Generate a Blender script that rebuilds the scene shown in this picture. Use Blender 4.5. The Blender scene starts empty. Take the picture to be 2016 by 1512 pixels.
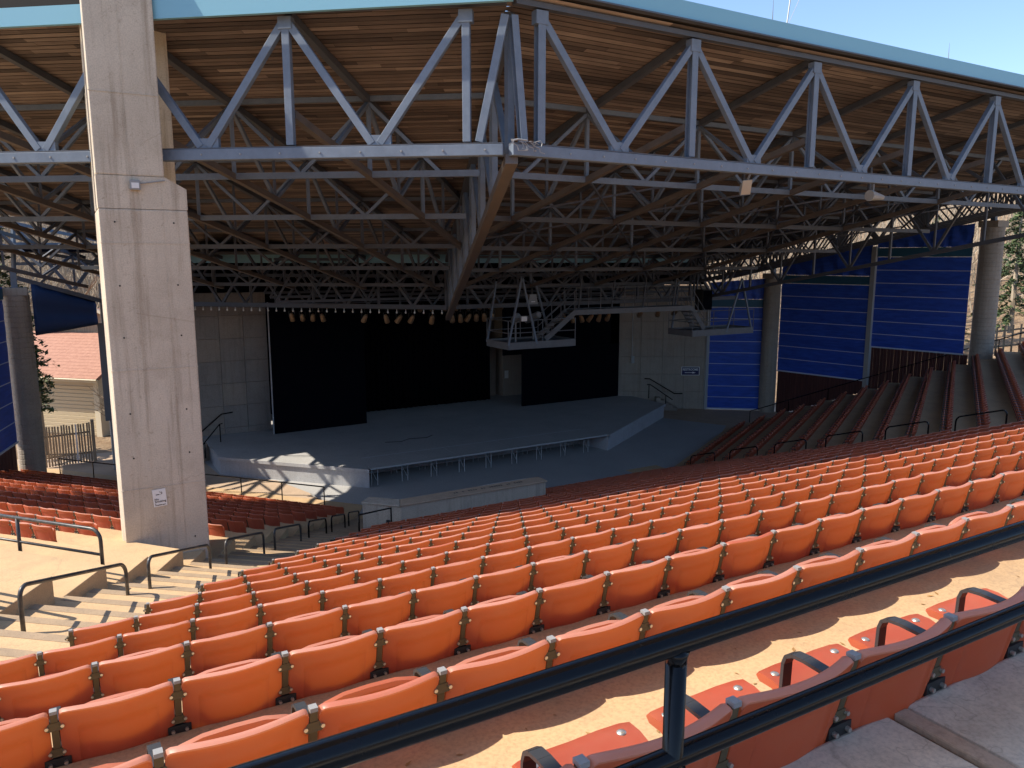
import bpy, math, random
from mathutils import Vector, Matrix
R = math.radians
random.seed(7)
scn = bpy.context.scene
COL = scn.collection

# ------------------------------------------------------------------ camera, sky, sun, exposure
EYE = 10.6
cam_d = bpy.data.cameras.new('camera'); cam = bpy.data.objects.new('camera', cam_d); COL.objects.link(cam)
cam.location = (0, 0, EYE)
cam.rotation_euler = (R(90 - 9.2), 0, R(-30))
cam_d.sensor_width = 36; cam_d.lens = 36 * 1515 / 2016
cam_d.clip_start = .05; cam_d.clip_end = 1500
scn.camera = cam
SUN = Vector((-1, .42, 1.2)).normalized()
w = bpy.data.worlds.new('World'); scn.world = w; w.use_nodes = True
nt = w.node_tree; nt.nodes.clear()
sky = nt.nodes.new('ShaderNodeTexSky'); sky.sky_type = 'NISHITA'; sky.sun_disc = False
sky.sun_elevation = math.asin(SUN.z); sky.sun_rotation = math.atan2(SUN.x, SUN.y)
sky.altitude = 300; sky.air_density = 1.0; sky.dust_density = .7; sky.ozone_density = 3.0
bg = nt.nodes.new('ShaderNodeBackground'); bg.inputs[1].default_value = .15
wo = nt.nodes.new('ShaderNodeOutputWorld')
nt.links.new(sky.outputs[0], bg.inputs[0]); nt.links.new(bg.outputs[0], wo.inputs[0])
sd = bpy.data.lights.new('sun', 'SUN'); sd.energy = 4.6; sd.angle = R(.53); sd.color = (1, .90, .76)
so = bpy.data.objects.new('sun', sd); COL.objects.link(so)
so.rotation_euler = SUN.to_track_quat('Z', 'Y').to_euler()
vs = scn.view_settings
vs.view_transform = 'Standard'; vs.look = 'None'; vs.gamma = 1; vs.use_curve_mapping = False
vs.exposure = .78
scn.render.engine = 'CYCLES'

# ------------------------------------------------------------------ helpers
C30, S30 = math.cos(R(30)), .5
def cw(x, y, z=0):            # surveyed axes (x across the photographer's view, y along it) -> stage axes
    return Vector((C30 * x + S30 * y, -S30 * x + C30 * y, z))
def wc(t, s):
    return C30 * t - S30 * s, S30 * t + C30 * s
def inframe(p, mu=120, mv=120):
    x, y = wc(p[0], p[1]); z = p[2] - EYE
    a = R(9.2); fw = y * math.cos(a) - z * math.sin(a); up = y * math.sin(a) + z * math.cos(a)
    if fw < .3: return None
    u = 1008 + 1515 * x / fw; v = 756 - 1515 * up / fw
    return (u, v, fw) if -mu < u < 2016 + mu and -mv < v < 1512 + mv else None

class MB:
    def __init__(s): s.v = []; s.f = []; s.m = []
    def add(s, vs, fs, mi=0):
        o = len(s.v); s.v += [Vector(a) for a in vs]
        s.f += [tuple(i + o for i in f) for f in fs]; s.m += [mi] * len(fs)
    def box(s, a, b, mi=0):
        x0, y0, z0 = a; x1, y1, z1 = b
        s.add([(x0,y0,z0),(x1,y0,z0),(x1,y1,z0),(x0,y1,z0),(x0,y0,z1),(x1,y0,z1),(x1,y1,z1),(x0,y1,z1)],
              [(3,2,1,0),(4,5,6,7),(0,1,5,4),(1,2,6,5),(2,3,7,6),(3,0,4,7)], mi); return s
    def prism(s, poly, z0, z1, mi=0):    # poly: ccw plan outline; z0,z1 floats
        n = len(poly)
        vs_ = [(p[0],p[1],z0) for p in poly] + [(p[0],p[1],z1) for p in poly]
        s.add(vs_, [tuple(range(n-1,-1,-1)), tuple(range(n,2*n))] + [(i,(i+1)%n,n+(i+1)%n,n+i) for i in range(n)], mi); return s
    def beam(s, p, q, w, h, up=(0,0,1), mi=0):
        p = Vector(p); q = Vector(q); d = (q-p).normalized(); up = Vector(up)
        sx = d.cross(up)
        if sx.length < 1e-4: sx = d.cross(Vector((0,1,0)))
        sx.normalize(); uz = sx.cross(d)
        vs_ = []
        for c in (p, q):
            for a, b in ((-1,-1),(1,-1),(1,1),(-1,1)): vs_.append(c + sx*a*w/2 + uz*b*h/2)
        s.add(vs_, [(0,1,2,3),(7,6,5,4),(4,5,1,0),(5,6,2,1),(6,7,3,2),(7,4,0,3)], mi); return s
    def ibeam(s, p, q, w, h, up=(0,0,1), t=.025, mi=0):
        p = Vector(p); q = Vector(q); d = (q-p).normalized(); up = Vector(up)
        sx = d.cross(up)
        if sx.length < 1e-4: sx = d.cross(Vector((0,1,0)))
        sx.normalize(); uz = sx.cross(d)
        for k in (-1, 1): s.beam(p+uz*k*(h/2-t/2), q+uz*k*(h/2-t/2), w, t, uz, mi)
        s.beam(p, q, t, h-2*t-.002, uz, mi); return s
    def tube(s, pts, r, n=8, mi=0, caps=True):
        pts = [Vector(p) for p in pts]; rr = r if isinstance(r, (list, tuple)) else [r]*len(pts)
        o = len(s.v); prev = None
        for i, p in enumerate(pts):
            d = (pts[min(i+1,len(pts)-1)] - pts[max(i-1,0)]).normalized()
            a = prev - d*prev.dot(d) if prev is not None else (d.orthogonal() if abs(d.z) > .99 else d.cross(Vector((0,0,1))))
            a.normalize(); prev = a; b = d.cross(a)
            for k in range(n):
                t = 2*math.pi*k/n; s.v.append(p + (a*math.cos(t)+b*math.sin(t))*rr[i])
        for i in range(len(pts)-1):
            for k in range(n):
                a0 = o+i*n+k; a1 = o+i*n+(k+1)%n
                s.f.append((a0, a1, a1+n, a0+n)); s.m.append(mi)
        if caps:
            s.f.append(tuple(o+n-1-k for k in range(n))); s.m.append(mi)
            e = o+(len(pts)-1)*n; s.f.append(tuple(e+k for k in range(n))); s.m.append(mi)
        return s
    def lathe(s, c, prof, n=16, mi=0, ax=None):   # prof [(r,z)], about vertical axis through c
        o = len(s.v); c = Vector(c)
        for r, z in prof:
            for k in range(n):
                t = 2*math.pi*k/n; s.v.append(c + Vector((r*math.cos(t), r*math.sin(t), z)))
        for i in range(len(prof)-1):
            for k in range(n):
                a0 = o+i*n+k; a1 = o+i*n+(k+1)%n
                s.f.append((a0,a1,a1+n,a0+n)); s.m.append(mi)
        return s

WL = {}
def mesh_of(mb, mats, name, off=None, smooth=False):
    me = bpy.data.meshes.new(name); o = off or Vector((0,0,0))
    me.from_pydata([v-o for v in mb.v], [], mb.f)
    for m in (mats if isinstance(mats, (list, tuple)) else [mats]): me.materials.append(m)
    if any(mb.m): me.polygons.foreach_set('material_index', mb.m)
    if smooth: me.polygons.foreach_set('use_smooth', [True]*len(me.polygons))
    me.update(); return me
def tag(o, label=None, cat=None, group=None, kind=None):
    if label: o['label'] = label
    if cat: o['category'] = cat
    if group: o['group'] = group
    if kind: o['kind'] = kind
    return o
def thing(name, label, cat, loc=(0,0,0), group=None):
    o = bpy.data.objects.new(name, None); o.empty_display_size = .2; o.location = loc
    COL.objects.link(o); WL[o.name] = Vector(loc); return tag(o, label, cat, group)
def part(name, mb, mat, parent=None, smooth=False, bevel=0):
    off = WL[parent.name] if parent else Vector((0,0,0))
    o = bpy.data.objects.new(name, mesh_of(mb, mat, name, off, smooth)); COL.objects.link(o)
    if parent: o.parent = parent
    WL[o.name] = off
    if bevel:
        b = o.modifiers.new('bevel', 'BEVEL'); b.width = bevel; b.segments = 2; b.limit_method = 'ANGLE'; b.angle_limit = R(40)
    return o
def struct(name, mb, mat, **k): return tag(part(name, mb, mat, **k), kind='structure')
def single(name, mb, mat, label, cat, group=None, **k): return tag(part(name, mb, mat, **k), label, cat, group)
def inst(name, me, parent, loc=(0,0,0), rot=(0,0,0)):
    o = bpy.data.objects.new(name, me); COL.objects.link(o); o.parent = parent; o.location = loc; o.rotation_euler = rot
    return o
ORD = ['first','second','third','fourth','fifth','sixth','seventh','eighth','ninth','tenth','eleventh','twelfth','thirteenth','fourteenth','fifteenth','sixteenth','seventeenth','eighteenth','nineteenth','twentieth']
TENS = ['', '', 'twenty', 'thirty', 'forty', 'fifty']
def ordn(n):
    if n < 20: return ORD[n]
    n += 1
    return TENS[n//10] + ('-' + ORD[n%10-1] if n % 10 else 'ieth')[0:] if n % 10 else TENS[n//10][:-1] + 'ieth'

# ------------------------------------------------------------------ materials
def mat(name, col, rough=.7, metal=0, spec=.5):
    m = bpy.data.materials.new(name); m.use_nodes = True; n = m.node_tree
    b = n.nodes['Principled BSDF']; b.inputs['Base Color'].default_value = (*col, 1)
    b.inputs['Roughness'].default_value = rough; b.inputs['Metallic'].default_value = metal
    b.inputs['Specular IOR Level'].default_value = spec
    return m
def nodes(m): return m.node_tree.nodes, m.node_tree.links, m.node_tree.nodes['Principled BSDF']
def pos(n, l, scale=(1,1,1), rz=0, obj=False):
    if obj: g = n.new('ShaderNodeTexCoord').outputs['Object']
    else: g = n.new('ShaderNodeNewGeometry').outputs['Position']
    if rz:
        mp0 = n.new('ShaderNodeMapping'); mp0.inputs['Rotation'].default_value[2] = rz; l.new(g, mp0.inputs[0]); g = mp0.outputs[0]
    mp = n.new('ShaderNodeMapping'); mp.inputs['Scale'].default_value = scale; l.new(g, mp.inputs[0]); return mp.outputs[0]
def noise(n, l, vec, scale, det=4, rough=.6):
    t = n.new('ShaderNodeTexNoise'); t.inputs['Scale'].default_value = scale; t.inputs['Detail'].default_value = det
    t.inputs['Roughness'].default_value = rough; l.new(vec, t.inputs['Vector']); return t.outputs[0]
def ramp(n, l, fac, stops):
    r = n.new('ShaderNodeValToRGB'); e = r.color_ramp.elements
    while len(e) < len(stops): e.new(.5)
    for i, (p, c) in enumerate(stops):
        e[i].position = p; e[i].color = (*c, 1) if len(c) == 3 else c
    l.new(fac, r.inputs[0]); return r.outputs[0]
def mixc(n, l, a, b, fac, mode='MIX'):
    x = n.new('ShaderNodeMix'); x.data_type = 'RGBA'; x.blend_type = mode
    for i, v in ((6, a), (7, b)):
        if isinstance(v, tuple): x.inputs[i].default_value = (*v, 1)
        else: l.new(v, x.inputs[i])
    if isinstance(fac, (int, float)): x.inputs[0].default_value = fac
    else: l.new(fac, x.inputs[0])
    return x.outputs[2]
def bump(n, l, b, h, st=.3, dist=.01):
    x = n.new('ShaderNodeBump'); x.inputs['Strength'].default_value = st; x.inputs['Distance'].default_value = dist
    l.new(h, x.inputs['Height']); l.new(x.outputs[0], b.inputs['Normal'])
def concrete(name, c0, c1, stain, big=.5, streak=.35, fine=30, rough=.9, bst=.35):
    m = mat(name, c0, rough); n, l, b = nodes(m)
    p = pos(n, l); a = noise(n, l, p, big, 5, .65); f = noise(n, l, p, fine, 5, .75)
    st = noise(n, l, pos(n, l, (5, 5, .25)), 1.2, 5, .65)
    c = ramp(n, l, a, [(.3, c1), (.7, c0)])
    sf = ramp(n, l, st, [(.5, (0,0,0)), (.75, (streak,)*3)])
    c = mixc(n, l, c, stain, sf)
    ff = ramp(n, l, f, [(.3, (.72,.72,.72)), (.55, (1,1,1)), (.8, (1.07,1.06,1.04))])
    c = mixc(n, l, c, ff, 1, 'MULTIPLY')
    sp = noise(n, l, p, 9, 3, .5); sf2 = ramp(n, l, sp, [(.68, (0,0,0)), (.76, (.45,)*3)])
    c = mixc(n, l, c, stain, sf2)
    bl = noise(n, l, p, .9, 6, .72); c = mixc(n, l, c, stain, ramp(n, l, bl, [(.54,(0,0,0)),(.66,(.22,)*3),(.8,(.4,)*3)]))
    vo = n.new('ShaderNodeTexVoronoi'); vo.feature = 'DISTANCE_TO_EDGE'; vo.inputs['Scale'].default_value = .55
    wp = noise(n, l, p, 2.2, 4, .6); va = n.new('ShaderNodeVectorMath'); va.operation = 'ADD'; l.new(p, va.inputs[0]); l.new(wp, va.inputs[1]); l.new(va.outputs[0], vo.inputs['Vector'])
    c = mixc(n, l, c, stain, ramp(n, l, vo.outputs['Distance'], [(.0,(.35,)*3),(.006,(0,0,0))]))
    l.new(c, b.inputs['Base Color']); bump(n, l, b, f, bst, .006); return m

M = {}
M['tread'] = concrete('tread_concrete', (.58,.395,.215), (.47,.325,.185), (.26,.185,.12), 1.1, .22, 55)
M['nosing'] = concrete('dirty_step_nosing', (.38,.275,.175), (.30,.22,.145), (.16,.12,.085), 2.5, .2, 55)
M['slab'] = concrete('slab_concrete', (.76,.66,.51), (.58,.50,.39), (.18,.15,.115), 2.2, .3, 60, .85)
M['column'] = concrete('column_concrete', (.64,.56,.445), (.51,.44,.345), (.28,.215,.15), .8, .8, 40)
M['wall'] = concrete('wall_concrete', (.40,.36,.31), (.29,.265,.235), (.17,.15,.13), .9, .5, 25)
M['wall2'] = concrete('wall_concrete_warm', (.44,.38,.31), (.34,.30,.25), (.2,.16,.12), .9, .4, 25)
M['parapet'] = concrete('parapet_concrete', (.58,.49,.38), (.47,.40,.32), (.24,.19,.15), 1.2, .55, 30)
M['ledge'] = concrete('ledge_concrete', (.5,.37,.26), (.42,.31,.22), (.25,.18,.13), 1.4, .1, 40)
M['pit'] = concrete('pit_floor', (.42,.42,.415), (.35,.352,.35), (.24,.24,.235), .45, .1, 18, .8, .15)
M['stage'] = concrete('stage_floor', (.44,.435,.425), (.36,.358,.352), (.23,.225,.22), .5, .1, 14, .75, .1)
M['stageside'] = concrete('stage_side', (.50,.51,.52), (.42,.43,.44), (.3,.3,.3), .8, .4, 20)

def steel(name, col, dark, rust=.25):
    m = mat(name, col, .55); n, l, b = nodes(m); p = pos(n, l)
    a = noise(n, l, p, 2.5, 6, .7); st = noise(n, l, pos(n, l, (2,2,2)), 7, 4, .6)
    c = ramp(n, l, a, [(.3, dark), (.7, col)])
    rf = ramp(n, l, st, [(.62, (0,0,0)), (.78, (rust,)*3)])
    c = mixc(n, l, c, (.23,.13,.08), rf); l.new(c, b.inputs['Base Color'])
    l.new(ramp(n, l, a, [(.2,(.42,)*3),(.8,(.68,)*3)]), b.inputs['Roughness']); bump(n, l, b, st, .12, .004); return m
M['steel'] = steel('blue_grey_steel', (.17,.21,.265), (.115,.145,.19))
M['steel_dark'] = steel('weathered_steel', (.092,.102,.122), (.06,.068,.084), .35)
M['steel_brown'] = steel('brown_stained_steel', (.15,.122,.10), (.095,.082,.075), .6)
M['cat'] = steel('catwalk_grey', (.155,.16,.17), (.10,.105,.115), .5)
M['fascia'] = mat('teal_fascia', (.20,.43,.54), .45)
M['black'] = mat('black_paint', (.003,.0034,.0045), .34, 0, .28)
n, l, b = nodes(M['black']); pp = pos(n, l); nn_ = noise(n, l, pp, 26, 4, .6)
l.new(ramp(n, l, nn_, [(.35,(.12,)*3),(.7,(.30,)*3)]), b.inputs['Roughness']); bump(n, l, b, nn_, .15, .003)
l.new(ramp(n, l, noise(n, l, pp, 40, 3, .6), [(.70,(.004,.0045,.006)),(.76,(.04,.036,.03))]), b.inputs['Base Color'])
M['rail_grey'] = mat('worn_rail_paint', (.05,.05,.05), .38)
n, l, b = nodes(M['rail_grey']); l.new(ramp(n, l, noise(n, l, pos(n, l), 6, 4, .7), [(.4,(.028,.03,.034)),(.62,(.075,.07,.062)),(.75,(.16,.13,.10))]), b.inputs['Base Color'])

def plastic(name, col, dark):
    m = mat(name, col, .42); n, l, b = nodes(m)
    oi = n.new('ShaderNodeObjectInfo'); ri = n.new('ShaderNodeNewGeometry')
    ad = n.new('ShaderNodeMath'); ad.operation = 'ADD'; l.new(oi.outputs['Random'], ad.inputs[0]); l.new(ri.outputs['Random Per Island'], ad.inputs[1])
    fr = n.new('ShaderNodeMath'); fr.operation = 'FRACT'; l.new(ad.outputs[0], fr.inputs[0])
    c = ramp(n, l, fr.outputs[0], [(0, dark), (.5, col), (.85, tuple(min(1, x*1.1) for x in col)), (1, (.54,.11,.065))])
    p = pos(n, l); fade = noise(n, l, p, 3, 5, .65)
    c = mixc(n, l, c, (.56,.16,.09), ramp(n, l, fade, [(.5,(0,0,0)),(.8,(.22,)*3)]))
    du = noise(n, l, p, 7, 5, .7); c = mixc(n, l, c, (.46,.30,.20), ramp(n, l, du, [(.25,(.08,)*3),(.75,(.30,)*3)]))
    sc = noise(n, l, pos(n, l, (30,30,4)), 3, 4, .7)
    c = mixc(n, l, c, (.62,.36,.27), ramp(n, l, sc, [(.66,(0,0,0)),(.78,(.25,)*3)]))
    l.new(c, b.inputs['Base Color'])
    l.new(ramp(n, l, fade, [(.3,(.34,)*3),(.7,(.55,)*3)]), b.inputs['Roughness'])
    fn = noise(n, l, p, 220, 2, .5); bump(n, l, b, fn, .1, .001)
    tl_ = n.new('ShaderNodeBsdfTranslucent'); tl_.inputs[0].default_value = (.86,.44,.14,1)
    mx = n.new('ShaderNodeMixShader'); mx.inputs[0].default_value = .42
    l.new(b.outputs[0], mx.inputs[1]); l.new(tl_.outputs[0], mx.inputs[2]); l.new(mx.outputs[0], n['Material Output'].inputs[0])
    return m
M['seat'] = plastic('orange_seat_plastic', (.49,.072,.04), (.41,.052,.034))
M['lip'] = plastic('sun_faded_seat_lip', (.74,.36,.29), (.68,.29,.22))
M['post'] = mat('olive_seat_standard', (.11,.085,.045), .55, .2)
M['cap'] = mat('grey_post_cap', (.27,.27,.27), .5)
M['arm'] = mat('black_armrest', (.035,.035,.036), .42)
M['bolt'] = mat('zinc_bolt', (.6,.57,.5), .35, .8)
M['white'] = mat('white_paint', (.78,.78,.76), .5)
M['dark'] = mat('stage_black', (.002,.0028,.006), .95, 0, .1)
M['drape'] = mat('black_drape', (.0015,.0015,.004), .95, 0, .1)
M['blue'] = mat('blue_tarp', (.02,.08,.45), .55)
n, l, b = nodes(M['blue']); p = pos(n, l); a = noise(n, l, pos(n, l, (1,1,5)), 1.2, 5, .6)
l.new(ramp(n, l, a, [(.3,(.014,.06,.37)),(.7,(.024,.10,.56))]), b.inputs['Base Color']); bump(n, l, b, a, .5, .05)
M['teal'] = mat('teal_tarp', (.02,.10,.17), .6)
M['seam'] = mat('pale_tarp_seam', (.55,.6,.68), .6)
M['redwood'] = mat('redwood_siding', (.085,.025,.022), .8)
n, l, b = nodes(M['redwood']); l.new(ramp(n, l, noise(n, l, pos(n, l, (8,8,.4)), 2, 5, .7), [(.35,(.05,.016,.015)),(.7,(.12,.036,.03))]), b.inputs['Base Color'])
M['mullion'] = mat('grey_mullion', (.42,.43,.42), .6)
M['gravel'] = concrete('gravel_strip', (.22,.22,.21), (.14,.14,.135), (.08,.08,.08), 2, .1, 26, .95, .8)

def wood(name, rz, cols):
    m = mat(name, cols[1], .75); n, l, b = nodes(m)
    oi = n.new('ShaderNodeObjectInfo'); ri = n.new('ShaderNodeNewGeometry')
    ad = n.new('ShaderNodeMath'); ad.operation = 'ADD'; l.new(oi.outputs['Random'], ad.inputs[0]); l.new(ri.outputs['Random Per Island'], ad.inputs[1])
    fr = n.new('ShaderNodeMath'); fr.operation = 'FRACT'; l.new(ad.outputs[0], fr.inputs[0])
    c = ramp(n, l, fr.outputs[0], [(0, cols[0]), (.32, cols[1]), (.75, cols[2]), (1, cols[3])])
    g = noise(n, l, pos(n, l, (.7, 26, 26), rz), 1.6, 6, .7)
    c = mixc(n, l, c, ramp(n, l, g, [(.3,(.55,.5,.48)),(.6,(1.05,1.03,1))]), 1, 'MULTIPLY')
    bl = noise(n, l, pos(n, l), .35, 4, .6)
    c = mixc(n, l, c, ramp(n, l, bl, [(.35,(.72,.7,.7)),(.65,(1.08,1.06,1.04))]), 1, 'MULTIPLY')
    l.new(c, b.inputs['Base Color']); bump(n, l, b, g, .2, .004); return m
WC = [(.088,.072,.066), (.19,.152,.132), (.27,.218,.188), (.42,.35,.30)]
M['woodR'] = wood('ceiling_cedar_front', 0, WC)
M['woodL'] = wood('ceiling_cedar_side', R(37), WC)
M['roofback'] = mat('roof_decking', (.02,.015,.012), .9)
M['litter'] = mat('leaf_litter', (.3,.2,.12), .95)
n, l, b = nodes(M['litter']); p = pos(n, l); a = noise(n, l, p, .35, 8, .75); f = noise(n, l, p, 3, 6, .8)
c = ramp(n, l, a, [(.3,(.20,.125,.07)),(.5,(.33,.23,.14)),(.72,(.46,.36,.24))])
c = mixc(n, l, c, ramp(n, l, f, [(.3,(.55,.5,.45)),(.65,(1.1,1.08,1.05))]), 1, 'MULTIPLY')
l.new(c, b.inputs['Base Color']); bump(n, l, b, f, 1, .2)
M['bark'] = mat('pale_bark', (.36,.29,.21), .9)
n, l, b = nodes(M['bark']); l.new(ramp(n, l, noise(n, l, pos(n, l), .5, 4, .7), [(.3,(.22,.165,.11)),(.7,(.48,.41,.31))]), b.inputs['Base Color'])
M['needle'] = mat('conifer_needles', (.05,.085,.035), .8)
n, l, b = nodes(M['needle']); l.new(ramp(n, l, n.new('ShaderNodeNewGeometry').outputs['Random Per Island'], [(0,(.025,.05,.025)),(.6,(.06,.10,.035)),(1,(.13,.16,.06))]), b.inputs['Base Color'])
M['shingle'] = mat('clay_shingles', (.40,.20,.14), .9)
n, l, b = nodes(M['shingle']); l.new(ramp(n, l, noise(n, l, pos(n, l), 4, 6, .8), [(.3,(.30,.145,.10)),(.7,(.44,.235,.165))]), b.inputs['Base Color'])
M['siding'] = mat('cream_siding', (.66,.55,.36), .8)
M['trim'] = mat('cream_trim', (.68,.60,.44), .75)
M['fence'] = mat('weathered_pickets', (.38,.30,.20), .9)
n, l, b = nodes(M['fence']); l.new(ramp(n, l, noise(n, l, pos(n, l, (6,6,.5)), 2, 5, .7), [(.3,(.24,.18,.12)),(.7,(.46,.38,.27))]), b.inputs['Base Color'])
M['brass'] = mat('lamp_housing', (.30,.19,.10), .45, .3)
M['bulb'] = mat('white_bulb', (.75,.75,.70), .25)
M['tan'] = mat('tan_panel', (.62,.45,.28), .6)
M['grey'] = mat('grey_metal', (.2,.21,.22), .5)
M['navy'] = mat('navy_sign', (.01,.012,.09), .5)
M['lens'] = mat('lamp_lens', (.7,.7,.7), .15)
M['ink'] = mat('black_ink', (.02,.02,.02), .6)

# ------------------------------------------------------------------ ground and hills
mb = MB(); NX = 60
def hz(x, y):
    d = math.hypot(x-18, y-25)
    h = -.12
    r = max(0, d-42)
    h += .26*r*(1-math.exp(-r/18)) * (.75+.25*math.sin(x*.05+1)*math.cos(y*.04))
    return min(h, 30+3*math.sin(x*.07))
rings = [0,10,20,30,40,46,52,58,65,73,82,92,104,118,135,160,200,300,500,900]
NA = 72
for r in rings:
    for k in range(NA):
        a = 2*math.pi*k/NA; x = 18+r*math.cos(a); y = 25+r*math.sin(a); mb.v.append(Vector((x, y, hz(x, y)+(random.uniform(-.3,.3) if r > 50 else 0))))
for i in range(len(rings)-1):
    for k in range(NA):
        a0 = i*NA+k; a1 = i*NA+(k+1)%NA; mb.f.append((a0, a1, a1+NA, a0+NA)); mb.m.append(0)
struct('ground', mb, M['litter'], smooth=True)

# pit floor (painted) and the tan apron around it
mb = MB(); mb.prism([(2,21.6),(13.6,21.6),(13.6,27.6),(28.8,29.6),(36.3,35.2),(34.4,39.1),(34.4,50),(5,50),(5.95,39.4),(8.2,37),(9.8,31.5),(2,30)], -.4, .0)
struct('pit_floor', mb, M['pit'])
mb = MB(); mb.prism([(-14,30),(9,28),(9,46),(-14,50)], -.4, -.006)
mb.prism([(24,26),(44,26),(44,46),(30,46)], -.4, -.008)
struct('apron_floor', mb, M['ledge'])

# ------------------------------------------------------------------ centre terrace
DZ, DS = .407, 1.226
def srow(k): return 1.42 + DS*k
def tread(k): return 8.65 - DZ*k
def tleft(s): return .5774*s - 4.619
def tl(k): return tleft(srow(k)) + .06
mb = MB()
for k in range(0, 22):
    s0 = srow(k)+.05; s1 = srow(k+1)+.05
    zt = tread(k); zb = max(-.3, zt-1.0)
    if k <= 15: poly = [(tleft(s0)+.05, s0), (24, s0), (24, s1), (tleft(s1)+.05, s1)]
    else: poly = [(13.5, s0), (24, s0), (24, s1), (13.5, s1)]
    mb.prism(poly, zb, zt)
o = struct('seating_terrace', mb, M['tread'], bevel=.012)
# walkway slab the photographer stands on, with a cast joint cover across it
mb = MB(); mb.prism([(-9,-4),(2.33,-4),(2.33,1.47),(-9,1.47)], 8.4, 9.055)
mb.prism([(2.44,-4),(26,-4),(26,1.47),(2.44,1.47)], 8.4, 9.055)
mb.prism([(2.33,-4),(2.44,-4),(2.44,1.46),(2.33,1.46)], 8.4, 9.03)
struct('walkway_slab', mb, M['slab'], bevel=.015)
mb = MB(); mb.prism([(2.352,-3),(2.418,-3),(2.418,1.45),(2.352,1.45)], 9.03, 9.062)
single('joint_cover', mb, M['ledge'], 'narrow concrete joint strip crossing the grey walkway slab', 'joint strip', bevel=.008)

# ------------------------------------------------------------------ left aisle stairs and left terrace
st = struct('aisle_stairs', MB().prism([cw(-4.05,29.6)[:2], cw(-4.05,31)[:2], cw(-6.45,31)[:2], cw(-6.45,29.6)[:2]], -.4, .004), M['tread'])
WL[st.name] = Vector((0,0,0))
for k in range(1, 22):
    yk = 6.45+1.4156*(k-5)
    for h in (0, 1):
        y0 = yk+.06+h*.7078; y1 = y0+.7078; z = tread(k)-h*DZ/2
        sk = .42
        poly = [cw(-4.03,y0)[:2], cw(-4.03,y1)[:2], cw(-6.47,y1+sk)[:2], cw(-6.47,y0+sk)[:2]]
        part('step', MB().prism(poly, z-.6, z), M['tread'], st, bevel=.01)
        pn = [cw(-4.06,y1-.13)[:2], cw(-4.06,y1+.012)[:2], cw(-6.44,y1+sk+.012)[:2], cw(-6.44,y1+sk-.13)[:2]]
        part('nosing', MB().prism(pn, z-.035, z+.005), M['nosing'], st)
dL = Vector((.9455,-.3256)); 
def yl(k, x): return 15.9+1.38*(k-11) - (x+7)*.3444
mb = MB()
for k in range(3, 23):
    zt = tread(k) if k < 22 else .02
    xr = -6.46
    poly = [(xr, yl(k,xr)+.05), (xr, yl(k+1,xr)+.05), (-34, yl(k+1,-34)+.05), (-34, yl(k,-34)+.05)]
    mb.prism([cw(*p)[:2] for p in poly], max(zt-1.1, -.5), zt)
struct('left_seating_terrace', mb, M['tread'], bevel=.012)
# right aisle stairs and right terrace
st2 = struct('right_aisle_stairs', MB().box((24.0,28.6,-.4),(26.0,30,.004)), M['tread'])
for k in range(6, 22):
    for h in (0, 1):
        s0 = srow(k)+.05+h*DS/2; z = tread(k)-h*DZ/2
        part('step', MB().box((24.005,s0,z-.6),(25.995,s0+DS/2,z)), M['tread'], st2)
        part('nosing', MB().box((24.03,s0+DS/2-.12,z-.03),(25.97,s0+DS/2+.01,z+.005)), M['nosing'], st2)
def rrow(i): return Vector((26.0, 27.5-1.256*i, 0))
dR = Vector((C30, .5, 0)); nR = Vector((-.5, C30, 0))
def rlen(i): return 11.5+.93*i
mb = MB()
for i in range(0, 15):
    k = 21-i; zt = tread(k)
    a = rrow(i)+nR*.05; b_ = rrow(i-1)+nR*.05; L0 = rlen(i)+.5; L1 = rlen(i-1)+.5
    mb.prism([(a+dR*0)[:2], (a+dR*L0)[:2], (b_+dR*L1)[:2], b_[:2]], zt-1.1, zt)
struct('right_seating_terrace', mb, M['tread'], bevel=.012)
# gravel strip between the right seats and the wall
mb = MB()
for i in range(0, 15):
    a = rrow(i)+dR*(rlen(i)+.52); b_ = rrow(i-1)+dR*(rlen(i-1)+.52); k = 21-i; z = tread(k)-.1
    mb.add([(a.x,a.y,z),(46.5,a.y-.3,z-.1),(46.5,b_.y-.3,z-.5),(b_.x,b_.y,z-.4)], [(0,1,2,3)])
struct('gravel_verge', mb, M['gravel'])
# parapet wall in front of the centre seats
pw = thing('parapet_wall', 'low concrete parapet wall standing between centre seats and pit', 'wall', (10,21.3,0))
part('wall_block', MB().prism([(8.3,21.1),(13.5,21.1),(13.5,21.62),(8.5,21.62),(7.75,22.35),(7.38,21.98)], 0, 3.2), M['parapet'], pw, bevel=.02)
part('ledge_top', MB().prism([(8.25,21.06),(13.54,21.06),(13.54,21.66),(8.5,21.66)], 3.203, 3.26), M['ledge'], pw, bevel=.02)
part('end_cap', MB().prism([(8.24,21.07),(8.49,21.66),(7.75,22.4),(7.33,21.98)], 3.203, 3.255), M['parapet'], pw, bevel=.02)
mb = MB(); x = 10.2
random.seed(3)
for wl in (2,1,4,2,6,2,4):
    for q in range(wl):
        mb.box((x,21.32,3.2605),(x+.05,21.42+random.uniform(-.02,.02),3.2625)); x += .085
    x += .13
part('stencilled_lettering', mb, M['ink'], pw)
part('step_block', MB().box((11.6,21.68,0),(13.3,22.1,3.12)), M['white'], pw, bevel=.02)
part('junction_box', MB().box((7.93,21.33,2.55),(8.02,21.42,2.75)), M['ink'], pw)

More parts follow.
